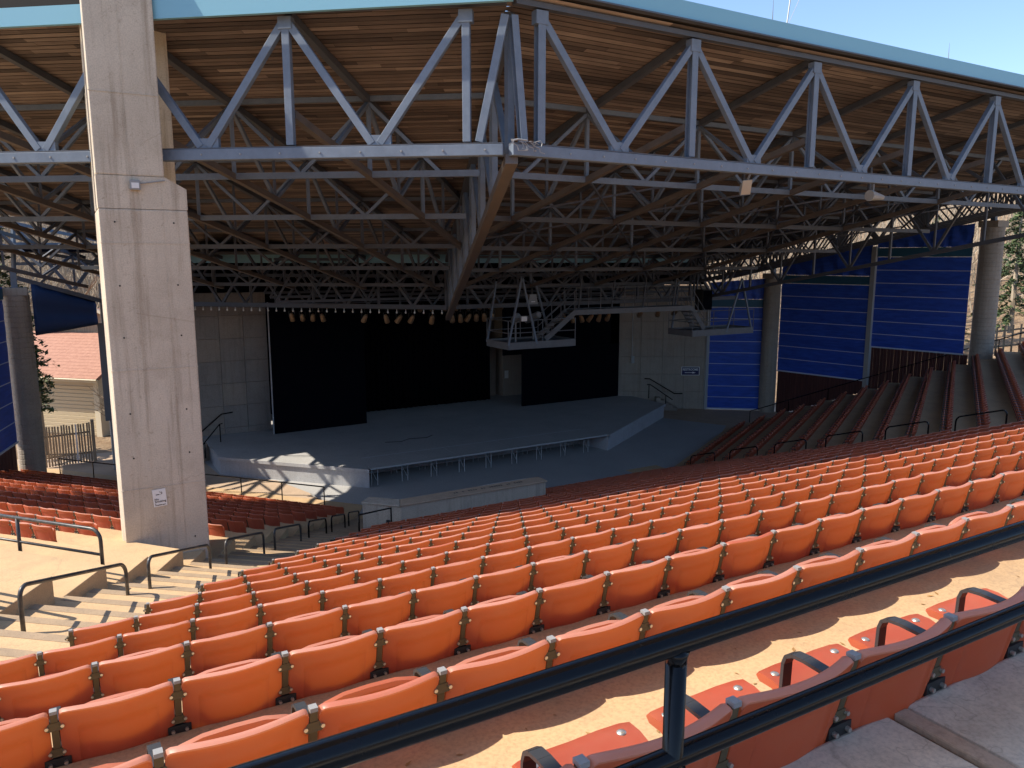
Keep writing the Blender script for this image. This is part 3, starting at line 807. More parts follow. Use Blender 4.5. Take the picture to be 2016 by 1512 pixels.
for i, q in enumerate(QJ):
    tr = thing('purlin_truss', 'cross truss parallel to the left roof edge, %s behind it' % ordn(i), 'truss', tuple(PL(9,q,-2)), 'left hand cross trusses')
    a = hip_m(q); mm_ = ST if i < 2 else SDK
    V = lambda m_, z: (lambda p: Vector((p.x,p.y,z)))(PL(m_, q))
    part('bottom_chord', MB().beam(V(a+.2,zbL(q)+.02), V(left_m(q),zbL(q)+.02), .13, .15), mm_, tr)
    part('top_chord', MB().beam(PL(a+.1,q,-.06), PL(left_m(q),q,-.06), .12, .12), mm_, tr)
    for m0 in ln[1:]:
        m_ = m0+DR*q
        for dm in (-1.72, 1.72):
            if m_+dm > a+.2 and m_ > a: part('diagonal', MB().beam(V(m_+dm,zbL(q)+.06), PL(m_,q,-.14), .085, .085), mm_, tr)
# proscenium trusses carrying the stage lights
PA = Vector((15.2,32.3,0)); pdL = Vector((-.74,.673,0))
for side in (0, 1):
    tr = thing('proscenium_truss', ('dark truss over the left stage front, strung with bulbs', 'dark truss over the right stage front behind the catwalk')[side], 'truss', (15,32.3,9))
    F = (lambda d, z: Vector((PA.x,PA.y,z))+pdL*d) if side == 0 else (lambda d, z: Vector((PA.x+d,PA.y,z)))
    L = 16.5 if side == 0 else 18.5
    zl, zh = 8.42, 10.75
    part('bottom_chord', MB().beam(F(0,zl),F(L,zl), .16, .2), M['steel_dark'], tr)
    part('middle_chord', MB().beam(F(.1,zl+1.4)+Vector((0,1.2,0)),F(L,zl+1.4)+Vector((0,1.2,0)), .14, .16), SDK, tr)
    part('top_chord', MB().beam(F(0,zh),F(L,zh), .16, .2), SDK, tr)
    n_ = 5
    for q in range(n_):
        a = q*L/n_; h = L/n_
        part('diagonal', MB().beam(F(a,zh),F(a+h/2,zl), .12, .12), SDK, tr)
        part('diagonal', MB().beam(F(a+h/2,zl),F(a+h,zh), .12, .12), SDK, tr)
        part('vertical', MB().beam(F(a+.05,zl),F(a+.05,zh), .11, .11), SDK, tr)
        part('vertical', MB().beam(F(a+h/2,zl)+Vector((0,1.6,0)),F(a+h/2,zh)+Vector((0,1.6,0)), .09, .09), SDK, tr)
        part('diagonal', MB().beam(F(a,zl)+Vector((0,1.6,0)),F(a+h/2,zh)+Vector((0,1.6,0)), .09, .09), SDK, tr)
        part('diagonal', MB().beam(F(a+h/2,zh)+Vector((0,1.6,0)),F(a+h,zl)+Vector((0,1.6,0)), .09, .09), SDK, tr)
for i, s in enumerate((34.6,37.0,39.6)):
    tr = thing('fly_truss', 'dim lattice truss above the stage, %s behind the bulb string' % ordn(i), 'truss', (20,s,9.5), 'trusses above the stage')
    zl, zh = 8.75+.1*i, 10.6
    x0 = 8.0+i*.3
    part('bottom_chord', MB().beam((x0,s,zl),(34.5,s,zl), .12, .12), SDK, tr); part('top_chord', MB().beam((x0,s,zh),(34.5,s,zh), .12, .12), SDK, tr)
    for q in range(12):
        a = x0+q*2.1
        part('diagonal', MB().beam((a,s,zl),(a+1.05,s,zh), .08, .08), SDK, tr); part('diagonal', MB().beam((a+1.05,s,zh),(a+2.1,s,zl), .08, .08), SDK, tr)
bs = thing('bulb_string', 'string of small white bulbs hanging under the left stage truss', 'string lights', (15,32.3,8.3))
part('cable', MB().tube([PA+Vector((0,-.1,8.30)), PA+pdL*15+Vector((0,-.1,8.30))], .012, 5), M['ink'], bs)
blb = MB(); blb.lathe((0,0,0), [(.0,-.20),(.035,-.185),(.048,-.15),(.035,-.11),(.018,-.08),(.018,0),(0,0)], 8)
mB = mesh_of(blb, M['bulb'], 'bulb', smooth=True)
for q in range(34): inst('bulb', mB, bs, PA+pdL*(.3+q*.44)+Vector((0,-.1,8.30))-WL[bs.name])
# par cans
can = MB(); can.lathe((0,0,0), [(0,.22),(.07,.2),(.1,.1),(.115,-.02),(.125,-.22),(.115,-.22),(.10,-.03),(0,.05)], 12)
mC = mesh_of(can, M['brass'], 'lamp_body', smooth=True)
yk = MB(); yk.beam((-.14,0,.0),(-.14,0,.28), .012, .04); yk.beam((.14,0,0),(.14,0,.28), .012, .04); yk.beam((-.14,0,.28),(.14,0,.28), .04, .012); yk.beam((0,0,.28),(0,0,.42), .03, .03)
mY = mesh_of(yk, M['ink'], 'yoke')
random.seed(9); spots = []
for q in (3.4,3.95,4.5,5.0): spots.append((PA+pdL*(11.2-q)+Vector((0,.1,7.85)), 'left cluster on the left stage truss'))
for q in (3.3,4.5,5.2,5.9,7.0): spots.append((PA+pdL*(7.0-q*.9)+Vector((0,.1,7.85)), 'middle cluster on the left stage truss'))
for q in range(6): spots.append((PA+Vector((.3+q*.42,.1,7.9)), 'cluster beside the hip beam'))
for q in range(6): spots.append((Vector((21.0+q*.55,31.4,7.72)), 'cluster under the catwalk'))
for q in range(3): spots.append((Vector((26.0+q*1.2,31.6,7.8)), 'cluster right of the catwalk stair'))
gi = {}
for p, g_ in spots:
    n0 = gi.get(g_, 0); gi[g_] = n0+1
    e = thing('stage_lamp', 'bronze can lamp, %s from left in the %s' % (ordn(n0), g_), 'stage lamp', p, 'stage lamps')
    rt = (R(random.uniform(25,50)), R(random.uniform(-25,25)), R(random.uniform(-30,30)))
    inst('lamp_body', mC, e, (0,0,0), rt); inst('yoke', mY, e)
for q in range(8):
    e = thing('stage_lamp', 'dim can lamp, %s from the left in the row before the black drape' % ordn(q), 'stage lamp', (17.2+q*.75,40,7.9), 'stage lamps')
    inst('lamp_body', mC, e, (0,0,0), (R(40),R(random.uniform(-15,15)),0)); inst('yoke', mY, e)
single('lamp_pipe', MB().tube([(9,40,8.32),(34,40,8.32)], .04, 6), M['steel_dark'], 'long dark pipe carrying lamps above the stage', 'pipe')

# ------------------------------------------------------------------ stage
S0, S1, S2, S3 = (6.0,39.5), (11.65,33.55), (25.7,33.75), (34.6,39.3)
sgt = thing('stage', 'grey concrete stage with angled front corners', 'stage', (19,38,0))
part('platform', MB().prism([(6.0,39.5),(11.65,33.55),(12.05,35.9),(25.2,35.9),(25.7,33.75),(34.6,39.3),(34.6,49),(6.0,49)], 0, .80), M['stageside'], sgt)
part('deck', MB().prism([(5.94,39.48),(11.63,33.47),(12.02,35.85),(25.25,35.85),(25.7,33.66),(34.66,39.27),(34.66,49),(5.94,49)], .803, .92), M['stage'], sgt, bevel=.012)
part('kick_plate', MB().beam((11.62,33.46,.84),(5.92,39.46,.84), .03, .16), M['stageside'], sgt)
part('kick_plate', MB().beam((25.74,33.63,.84),(34.68,39.24,.84), .03, .16), M['stageside'], sgt)
# temporary deck extension on folding legs
for q in range(9):
    x0 = 11.75+q*1.545; e = thing('stage_riser', 'grey folding stage riser on thin legs, %s from the left along the stage front' % ordn(q), 'stage riser', (x0,34.5,0), 'risers along the stage front')
    y0 = 33.60+.022*q
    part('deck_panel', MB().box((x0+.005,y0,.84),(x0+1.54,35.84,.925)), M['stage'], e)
    part('edge_trim', MB().box((x0+.005,y0-.02,.845),(x0+1.54,y0-.002,.918)), M['mullion'], e)
    for dx in (.12, .42):
        mb = MB().tube([(x0+dx,y0+.25,.84),(x0+dx,y0+.25,.0)], .022, 6); part('leg', mb, M['mullion'], e)
        part('leg', MB().tube([(x0+dx,y0+1.7,.84),(x0+dx,y0+1.7,.0)], .022, 6), M['mullion'], e)
    part('brace', MB().tube([(x0+.12,y0+.25,.78),(x0+.36,y0+.25,.25),(x0+.42,y0+.25,.25)], .014, 5), M['mullion'], e)
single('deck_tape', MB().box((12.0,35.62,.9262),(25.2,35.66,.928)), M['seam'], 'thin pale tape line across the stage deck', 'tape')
single('stage_cable', MB().tube([(14.2,38.2,.935),(15.0,37.9,.935),(15.6,38.3,.935),(16.6,38.1,.935),(17.1,38.5,.935)], .016, 5), M['ink'], 'black cable lying on the stage deck', 'cable')
# black flats, drape and concrete behind
def panel(name, label, cat, a, b, z0, z1, m, th=.08):
    a = Vector((*a,0)); b = Vector((*b,0))
    return single(name, MB().beam(a+Vector((0,0,(z0+z1)/2)), b+Vector((0,0,(z0+z1)/2)), th, z1-z0), m, label, cat)
panel('black_flat', 'tall flat black panel standing on the left of the stage', 'panel', (9.55,43.15), (15.0,43.35), .94, 8.3, M['dark'])
panel('black_flat', 'wide low black panel standing on the right of the stage', 'panel', (25.75,43.3), (33.75,43.3), .94, 4.75, M['dark'])
panel('black_flat', 'black panel hung above and behind the right stage panel', 'panel', (24.8,44.2), (33.7,44.2), 4.3, 8.6, M['dark'])
single('panel_frame', MB().beam((9.5,43.1,.94),(9.5,43.1,8.3), .06, .06, (0,1,0)), M['stageside'], 'thin pale edge post of the left black panel', 'post')
mb = MB(); pr_ = []
for q in range(140):
    x = 14.5+q*10.6/139; pr_.append((x, 46.6+.07*math.sin(q*1.3)+.03*math.sin(q*.5)))
for i, (x, y) in enumerate(pr_): mb.v += [Vector((x,y,.95)), Vector((x,y,8.8))]
for i in range(len(pr_)-1): mb.f.append((2*i,2*i+2,2*i+3,2*i+1)); mb.m.append(0)
o = single('stage_drape', mb, M['drape'], 'black pleated drape across the back of the stage', 'drape', smooth=True)
sol = o.modifiers.new('thick', 'SOLIDIFY'); sol.thickness = .03
# back wall with a doorway bay between drape and right panel
bwl = thing('stage_back_wall', 'concrete wall bay seen between the drape and the right black panel', 'wall', (26,48,0))
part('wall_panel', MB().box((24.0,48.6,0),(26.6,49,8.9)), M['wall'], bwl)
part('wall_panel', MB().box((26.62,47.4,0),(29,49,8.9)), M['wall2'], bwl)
part('pipe_chase', MB().box((25.6,47.9,0),(26.3,48.58,5)), M['wall2'], bwl)
part('white_notice', MB().box((26.75,47.36,2.2),(27.05,47.392,2.75)), M['white'], bwl)
sh = MB(); sh.box((5.2,49.02,0),(36,49.4,12.6)); sh.box((5.2,33.8,10.95),(36,49.4,11.3)); sh.box((1.6,38.5,10.95),(5.18,49.4,11.3)); sh.box((-10,41.7,10.95),(1.58,49.4,11.07)); sh.box((15.2,31.98,11.0),(36,33.78,11.3)); sh.prism([(15.18,31.6),(15.18,33.78),(11.8,33.78)], 11.02, 11.3); sh.box((35.0,43.7,0),(35.3,44.5,12.6)); sh.box((35.0,44.5,0),(35.3,49,8.19)); sh.box((5.0,45,8.9),(5.2,49,12.6))  # roof slabs past its left and front sides are added to block sun
sh.box((35.0,44.5,8.2),(35.3,49,12.6))
single('stage_house', sh, M['dark'], 'dark stage house around the stage, with added sun-blocking roof slabs', 'building')
single('upper_wall', MB().beam((33.9,43.55,9.85),(39.0,40.35,9.85), .1, 2.0), M['dark'], 'dark upper wall above the right concrete wall', 'wall')
# hanging headers hiding the fly space
single('stage_border', MB().box((9,44.9,8.2),(34,45.0,10.95)), M['drape'], 'black border cloth hung above the stage', 'drape')
# left and right concrete walls built of cast panels
def cast_wall(name, label, a, b, z1, cols, rows, m):
    a = Vector((*a,0)); b = Vector((*b,0)); d = (b-a); L = d.length; d.normalize(); nrm = Vector((d.y,-d.x,0))
    e = thing(name, label, 'wall', tuple(a))
    part('core', MB().beam(a+d*.02-nrm*.2+Vector((0,0,z1/2)), b-d*.02-nrm*.2+Vector((0,0,z1/2)), .3, z1-.02), M['wall'], e)
    for i in range(cols):
        for j in range(rows):
            p = a+d*(L*(i+.5)/cols)+Vector((0,0,z1*(j+.5)/rows))
            w_ = L/cols-.02; h_ = z1/rows-.02
            pr = random.uniform(0,.012)
            part('cast_panel', MB().beam(p-d*w_/2+nrm*(-.0+pr), p+d*w_/2+nrm*(pr), .09, h_), m if random.random() < .7 else M['wall2'], e)
    return e
random.seed(4)
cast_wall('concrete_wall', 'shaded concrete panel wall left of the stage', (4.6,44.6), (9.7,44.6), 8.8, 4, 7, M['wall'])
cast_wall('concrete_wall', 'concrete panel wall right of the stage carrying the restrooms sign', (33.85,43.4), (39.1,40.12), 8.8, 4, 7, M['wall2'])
mb = MB().tube([(34.6,42.85,8.5),(34.6,42.85,3.8)], .035, 6); mb.box((34.5,42.75,3.3),(34.75,42.86,3.8))
single('conduit_pipe', mb, M['mullion'], 'pale conduit and switch box on the right stage wall', 'conduit')
# restrooms sign
wd_ = Vector((5.25,-3.28,0)).normalized(); wn_ = Vector((wd_.y,-wd_.x,0))
so_ = Vector((37.62,41.04,0))+wn_*.08
rs = thing('restrooms_sign', 'navy restrooms sign with white arrow on right stage wall', 'sign', tuple(so_+Vector((0,0,2.75))))
part('frame', MB().beam(so_+Vector((0,0,2.75)), so_+wd_*1.3+Vector((0,0,2.75)), .02, .62), M['white'], rs)
part('panel', MB().beam(so_+wd_*.05+wn_*.014+Vector((0,0,2.75)), so_+wd_*1.25+wn_*.014+Vector((0,0,2.75)), .014, .54), M['navy'], rs)
text('lettering', 'RESTROOMS', .22, frame_m(so_+wd_*.09+wn_*.024+Vector((0,0,2.79)), wd_, UP), M['white'], rs, font_bold=.006)
for ch in rs.children:
    if ch.name.startswith('lettering'):
        wdt = max(v.co.x for v in ch.data.vertices)
        for v in ch.data.vertices: v.co.x *= 1.10/wdt
mb = MB(); q0 = so_+wn_*.026+Vector((0,0,2.64))
mb.beam(q0+wd_*.25, q0+wd_*.8, .004, .045)
mb.add([q0+wd_*.78+UP*.07, q0+wd_*.78-UP*.07, q0+wd_*1.03, q0+wd_*.78+UP*.07+wn_*.004, q0+wd_*.78-UP*.07+wn_*.004, q0+wd_*1.03+wn_*.004], [(0,1,2),(5,4,3),(0,3,4,1),(1,4,5,2),(2,5,3,0)])
part('arrow', mb, M['white'], rs)
# stage stairs and their handrails
def stage_steps(label, base, d, side, n=5):
    base = Vector((*base,0)); d = Vector((*d,0)).normalized(); sd_ = Vector((*side,0)).normalized()
    e = thing('stage_steps', label, 'steps', tuple(base))
    for i in range(n):
        a = base+d*(.3*i); part('step', MB().prism([(a+sd_*0)[:2],(a+d*.3)[:2],(a+d*.3+sd_*1.3)[:2],(a+sd_*1.3)[:2]] if d.cross(sd_).z > 0 else [(a+sd_*1.3)[:2],(a+d*.3+sd_*1.3)[:2],(a+d*.3)[:2],a[:2]], 0, .18*(i+1)), M['wall2'], e)
    return e
stage_steps('short concrete steps up to stage at its left end', (4.9,41.9), (.8,.6), (-.6,.8))
stage_steps('short concrete steps up to stage at its right end', (37.0,40.6), (-.85,.5), (.5,.85))
def rail(label, pts, r=.03, posts=(), m='black', cat='handrail', group=None, name='handrail'):
    e = thing(name, label, cat, tuple(Vector(pts[0])), group)
    part('rail', MB().tube(pts, r, 8), M[m], e, smooth=True)
    for a, b in posts: part('post', MB().tube([a, b], r*.95, 8), M[m], e, smooth=True)
    return e
rail('black wall handrail on concrete left of the stage', [(5.15,44.45,1.0),(5.7,44.45,1.05),(7.0,44.45,2.1),(7.6,44.45,2.15)], .035)
rail('black stair handrail at the left end of the stage', [(5.2,41.6,.75),(6.6,42.7,1.9),(6.75,42.8,1.9)], .032, [((5.7,42.0,.3),(5.7,42.0,1.17)),((6.6,42.7,.9),(6.6,42.7,1.9))])
rail('black wall handrail below the restrooms sign', [(35.3,42.25,2.2),(35.6,42.05,2.2),(37.1,41.1,1.15),(37.6,40.8,1.15)], .035)
rail('black stair handrail at the right end of the stage', [(35.0,41.6,1.9),(35.2,41.5,1.9),(36.6,40.7,.8)], .032, [((35.15,41.55,.9),(35.15,41.55,1.9)),((36.2,40.95,.5),(36.2,40.95,1.1))])

# ------------------------------------------------------------------ catwalk
CT = M['cat']
def platform(label, x0, x1, y0, y1, z, name='lighting_platform'):
    e = thing(name, label, 'platform', ((x0+x1)/2,(y0+y1)/2,z))
    part('floor', MB().box((x0,y0,z-.05),(x1,y1,z)), M['steel_dark'], e)
    for nm, a, b in (('edge_beam',(x0,y0),(x1,y0)),('edge_beam',(x0,y1),(x1,y1)),('edge_beam',(x0,y0),(x0,y1)),('edge_beam',(x1,y0),(x1,y1))):
        part(nm, MB().beam((a[0],a[1],z-.08),(b[0],b[1],z-.08), .06, .32), CT, e)
    for h in (.5, 1.05):
        part('guard_rail', MB().tube([(x0,y1,z+h),(x0,y0,z+h),(x1,y0,z+h)], .022, 6), CT, e)
        part('guard_rail', MB().tube([(x0,y1,z+h),(x1-.9,y1,z+h)], .022, 6), CT, e)
    n_ = max(2, int((x1-x0)/1.4))
    for i in range(n_+1):
        x = x0+(x1-x0)*i/n_
        part('guard_post', MB().tube([(x,y0,z),(x,y0,z+1.05)], .022, 6), CT, e); part('guard_post', MB().tube([(x,y1,z),(x,y1,z+1.05)], .022, 6), CT, e)
    return e
pA = platform('hanging grey lighting platform in front of the stage drape', 16.9, 20.5, 29.6, 31.6, 6.85)
for a, b in (((16.9,29.6,6.8),(17.6,29.6,9.85)),((18.4,29.6,6.8),(17.6,29.6,9.85)),((16.9,31.6,6.8),(17.4,31.6,9.6)),((20.4,31.6,6.8),(19.5,31.6,9.6))):
    part('hanger', MB().beam(a, b, .08, .08), ST, pA)
pB = platform('smaller hanging grey platform beside the right blue curtain', 27.8, 32.2, 29.6, 31.4, 6.9)
for a, b in (((32.1,29.6,6.8),(31.2,29.6,9.6)),((30.2,29.6,6.8),(31.2,29.6,9.6)),((28.0,31.4,6.8),(28.4,31.4,9.4))):
    part('hanger', MB().beam(a, b, .08, .08), ST, pB)
wk = thing('catwalk', 'long grey lighting catwalk hung between the two platforms', 'catwalk', (24.5,31,8.2))
part('floor', MB().box((21.0,30.3,8.15),(28.3,31.3,8.2)), M['steel_dark'], wk)
for y in (30.3, 31.3):
    part('edge_beam', MB().beam((21.0,y,8.1),(28.3,y,8.1), .06, .25), CT, wk)
    for h in (.5, 1.05): part('guard_rail', MB().tube([(21.0,y,8.2+h),(28.3,y,8.2+h)], .022, 6), CT, wk)
    for i in range(6): part('guard_post', MB().tube([(21.0+i*1.46,y,8.2),(21.0+i*1.46,y,9.25)], .022, 6), CT, wk)
for x in (21.5,23.5,25.5,27.5): part('hanger', MB().beam((x,30.8,8.2),(x+.3,30.8,10.6), .06, .06), SDK, wk)
def catstair(label, a, b):
    e = thing('catwalk_stair', label, 'stair', a); a = Vector(a); b = Vector(b)
    for dy in (0, .8):
        part('stringer', MB().beam(a+Vector((0,dy,0)), b+Vector((0,dy,0)), .05, .25), CT, e)
        for h in (.5, 1.0): part('guard_rail', MB().tube([a+Vector((0,dy,h)), b+Vector((0,dy,h))], .02, 6), CT, e)
        for f in (.05,.5,.95): p = a.lerp(b, f)+Vector((0,dy,0)); part('guard_post', MB().tube([p, p+Vector((0,0,1))], .02, 6), CT, e)
    for i in range(6):
        p = a.lerp(b, (i+.5)/6); part('tread', MB().box((p.x-.12,p.y,p.z-.02),(p.x+.12,p.y+.8,p.z+.02)), CT, e)
catstair('grey stair climbing from the left platform to the catwalk', (19.3,30.3,6.9), (21.0,30.3,8.15))
catstair('grey stair dropping from the catwalk to the right platform', (29.3,30.3,6.95), (28.3,30.3,8.15))
def spot(label, p, rz):
    e = thing('spotlight', label, 'spotlight', p); p = Vector(p)
    part('stand', MB().tube([p, p+Vector((0,0,.9))], .04, 8), M['grey'], e)
    d = Vector((math.cos(rz), math.sin(rz), -.35)); mb = MB(); c = p+Vector((0,0,1.05))
    mb.tube([c-d*.45, c-d*.4, c+d*.3, c+d*.55], [.12,.17,.17,.14], 10); part('lamp_body', mb, M['grey'], e)
    part('yoke', MB().beam(p+Vector((-.2,0,.9)), p+Vector((.2,0,.9)), .04, .04), M['grey'], e)
spot('dark followspot on a stand on the left platform', (17.8,30.5,6.86), R(70))
spot('second followspot near the stair on the left platform', (19.0,30.9,6.86), R(95))
spk = thing('loudspeaker', 'dark loudspeaker box hung above the right platform', 'loudspeaker', (29.8,30.9,8.3))
mb = MB().box((29.5,30.7,7.9),(30.2,31.3,9.0)); part('cabinet', mb, M['ink'], spk, bevel=.02)
part('grille', MB().box((29.53,30.68,7.95),(30.17,30.698,8.95)), M['dark'], spk)
fs = thing('floodlight', 'grey floodlight above the left platform', 'floodlight', (18.2,29.9,8.8))
mb = MB(); mb.add([(18.0,29.7,8.6),(18.5,29.7,8.6),(18.42,29.7,9.05),(18.08,29.7,9.05),(18.05,30.0,8.6),(18.45,30.0,8.6),(18.4,30.0,9.0),(18.1,30.0,9.0)], [(0,1,2,3),(7,6,5,4),(0,4,5,1),(1,5,6,2),(2,6,7,3),(3,7,4,0)])
part('housing', mb, M['grey'], fs); part('label_plate', MB().box((18.15,29.69,8.7),(18.35,29.698,8.73)), M['white'], fs)
hl = thing('work_light', 'small pale rectangular light on the left platform rail', 'work light', (17.6,29.55,7.9))
part('housing', MB().box((17.5,29.5,7.86),(17.82,29.6,8.1)), M['grey'], hl); part('lens', MB().box((17.52,29.49,7.88),(17.8,29.498,8.08)), M['lens'], hl)
# two floodlights hung from the right front truss
f1 = thing('floodlight', 'tan faced floodlight tilted under the right front truss', 'floodlight', (16.0,14.4,12.3))
c = Vector((15.6,14.8,12.45)); ux = Vector((.95,-.2,.1)).normalized(); uz = Vector((.25,.1,.95)).normalized(); un = ux.cross(uz)
mb = MB()
mb.add([c-ux*.15-uz*.2, c+ux*.15-uz*.2, c+ux*.15+uz*.2, c-ux*.15+uz*.2, c-ux*.1-uz*.12-un*.18, c+ux*.1-uz*.12-un*.18, c+ux*.1+uz*.12-un*.18, c-ux*.1+uz*.12-un*.18], [(0,1,2,3),(7,6,5,4),(0,4,5,1),(1,5,6,2),(2,6,7,3),(3,7,4,0)])
part('housing', mb, M['mullion'], f1)
mb = MB(); o2 = c+un*.006
mb.add([o2-ux*.14-uz*.19, o2+ux*.14-uz*.19, o2+ux*.14+uz*.19, o2-ux*.14+uz*.19, o2-ux*.14-uz*.19+un*.01, o2+ux*.14-uz*.19+un*.01, o2+ux*.14+uz*.19+un*.01, o2-ux*.14+uz*.19+un*.01], [(3,2,1,0),(4,5,6,7),(0,1,5,4),(1,2,6,5),(2,3,7,6),(3,0,4,7)])
part('lens', mb, M['tan'], f1); part('bracket', MB().beam(c+uz*.2, c+uz*.25+Vector((0,-.1,.15)), .04, .04), M['grey'], f1)
f2 = thing('floodlight', 'pale conical floodlight under the far right front truss', 'floodlight', (20.6,14.5,12.4))
mb = MB(); mb.tube([(20.35,14.6,12.42),(20.5,14.6,12.42),(20.9,14.55,12.38)], [.16,.14,.07], 10); part('housing', mb, M['mullion'], f2)
part('bracket', MB().beam((20.5,14.6,12.55),(20.5,14.6,12.75), .05, .05), M['grey'], f2)

# ------------------------------------------------------------------ right and left boundary walls with blue curtains
def bay(label, a, b, z0, z1, ztop0, ztop1, first_seam, n, wallz0=None, wallz1=None):
    a = Vector((*a,0)); b = Vector((*b,0)); d = (b-a).normalized(); nrm = Vector((d.y,-d.x,0)); 
    if nrm.dot(Vector((18,20,0))-a) < 0: nrm = -nrm
    L = (b-a).length
    e = thing('blue_curtain', label, 'curtain', tuple(a+Vector((0,0,z0))))
    h = (z1-z0)/n
    sl = (0)
    for i in range(n):
        zA, zB = z0+h*i, z0+h*(i+1)
        mb = MB(); nx = 14; nz = 3
        for ix in range(nx+1):
            for iz in range(nz+1):
                u = ix/nx; v = iz/nz
                off = .006*math.sin(u*9+i)*math.sin(math.pi*v)+.012*math.sin(math.pi*v)
                mb.v.append(a+d*(L*u)+nrm*off+Vector((0,0,zA+(zB-zA-.03)*v)))
        for ix in range(nx):
            for iz in range(nz):
                q = ix*(nz+1)+iz; mb.f.append((q,q+nz+1,q+nz+2,q+1)); mb.m.append(0)
        part('tarp_strip', mb, M['blue'], e, smooth=True)
        part('seam_batten', MB().beam(a+nrm*.02+Vector((0,0,zB-.012)), b+nrm*.02+Vector((0,0,zB-.012)), .03, .035), M['seam'], e)
    part('bottom_rail', MB().beam(a+nrm*.03+Vector((0,0,z0-.04)), b+nrm*.03+Vector((0,0,z0-.04)), .07, .08), M['seam'], e)
    # teal band and crumpled valance above
    part('teal_band', MB().beam(a+nrm*.03+Vector((0,0,z1+.28)), b+nrm*.03+Vector((0,0,z1+.28)), .05, .54), M['teal'], e)
    mb = MB(); nx = 40
    for ix in range(nx+1):
        u = ix/nx; zt = ztop0+(ztop1-ztop0)*u
        for iz in range(6):
            v = iz/5; off = .07*math.sin(u*38+iz)*(1-.6*v)+.05*random.uniform(-1,1)
            mb.v.append(a+d*(L*u)+nrm*(.02+off)+Vector((0,0,z1+.56+(zt-z1-.56)*v)))
    for ix in range(nx):
        for iz in range(5):
            q = ix*6+iz; mb.f.append((q,q+6,q+7,q+1)); mb.m.append(0)
    part('valance', mb, M['blue'], e, smooth=True)
    return e
random.seed(8)
W1, W2, W3, W4 = (39.15,40.05), (42.2,37.65), (42.63,36.85), (43.77,30.75)
bay('shaded blue curtain bay beside the right concrete wall', W1, (42.05,37.78), .12, 7.3, 9.0, 9.3, 0, 9)
bay('blue curtain bay between the round pillar and the grey mullion', (42.62,36.8), (43.74,30.85), 3.0, 9.0, 10.4, 11.5, 0, 7)
bay('farthest right blue curtain bay beside the tall round pillar', (43.83,30.55), (44.8,25.3), 5.2, 10.75, 12.0, 12.6, 0, 7)
def board_wall(label, a, b, za0, zb0, z1):
    a = Vector((*a,0)); b = Vector((*b,0)); d = (b-a).normalized(); L = (b-a).length; nrm = Vector((d.y,-d.x,0))
    e = thing('board_wall', label, 'wall', tuple(a)); n_ = int(L/.2)
    for i in range(n_):
        p = a+d*(L*(i+.5)/n_); z0 = za0+(zb0-za0)*i/n_
        part('siding_board', MB().beam(p+Vector((0,0,z0))-nrm*(.1+.012*(i % 2)), p+Vector((0,0,z1))-nrm*(.1+.012*(i % 2)), .19, .05, nrm), M['redwood'], e)
board_wall('dark red board wall under the middle blue curtain', (42.62,36.8), (43.77,30.7), -.2, 2.3, 2.95)
board_wall('dark red board wall under the farthest right blue curtain', (43.8,30.6), (44.85,25.1), 2.3, 4.4, 5.12)
single('curtain_mullion', MB().beam((43.79,30.7,2.3),(43.79,30.7,11.4), .3, .3, (0,1,0)), M['mullion'], 'grey steel mullion between the two right blue curtains', 'post')
single('wall_post', MB().beam((39.12,40.1,0),(39.12,40.1,8.0), .3, .25, (0,1,0)), M['mullion'], 'pale drilled steel post where concrete wall meets blue curtain', 'post')
def pillar(label, x, y, z0, z1, r):
    e = thing('round_pillar', label, 'pillar', (x,y,z0))
    prof = []; z = z0
    while z < z1:
        prof += [(r,z),(r,z+.2),(r-.02,z+.215),(r-.02,z+.225)]; z += .24
    prof.append((r,z)); prof.append((0,z))
    part('shaft', MB().lathe((x,y,0), prof, 24), M['wall2'], e)
    part('cap_block', MB().box((x-r*.9,y-r*.9,z+.003),(x+r*.9,y+r*.9,z+.35)), M['wall2'], e)
    part('saddle', MB().beam((x,y,z+.35),(x,y,z+1.2), .25, .25, (0,1,0)), ST, e)
pillar('round ribbed concrete pillar between the first two right curtains', 42.35,37.35,-.3,9.3,.56)
pillar('tall round ribbed concrete pillar at the far right', 45.35,24.6,3.5,12.3,.6)
pillar('round ribbed concrete pillar at the far left below the roof', -2.0,42.5,-.4,8.9,.56)
# left side curtains
random.seed(12)
bay('blue curtain bay at the left picture edge', (-4.6,33.5), (-2.5,42.0), 2.2, 8.8, 9.8, 9.2, 0, 7)
board_wall('dark red board wall under the left blue curtain', (-4.6,33.5), (-2.5,42.0), -.2, -.3, 2.1)
ru = thing('rolled_curtain', 'rolled up dark blue curtain hanging beside the left pillar', 'curtain', (0,42.4,8))
A_, B_ = Vector((-1.35,42.2,0)), Vector((1.25,42.7,0))
mb = MB(); nx = 16
prof = [(0,1.0),(.12,.85),(.16,.6),(.10,.45),(.2,.3),(.28,.1),(.2,-.02),(.05,.0)]
for ix in range(nx+1):
    u = ix/nx; p = A_.lerp(B_, u); zt = 9.55-.95*u; zb = 7.15+.35*u
    for o_, v in prof: mb.v.append(p+Vector((.1*o_,-1.6*o_+.03*math.sin(u*20+v*9),0))+Vector((0,0,zb+(zt-zb)*v)))
np_ = len(prof)
for ix in range(nx):
    for j in range(np_):
        q = ix*np_+j; q2 = ix*np_+(j+1) % np_; mb.f.append((q,q+np_,q2+np_,q2)); mb.m.append(0)
for e_ in (0, nx): mb.f.append(tuple(e_*np_+j for j in range(np_))); mb.m.append(0)
M['shadetarp'] = mat('shade_darkened_tarp', (.008,.03,.095), .7)  # tarp blue darkened to put the roll's shade into its colour
part('roll', mb, M['shadetarp'], ru, smooth=True)
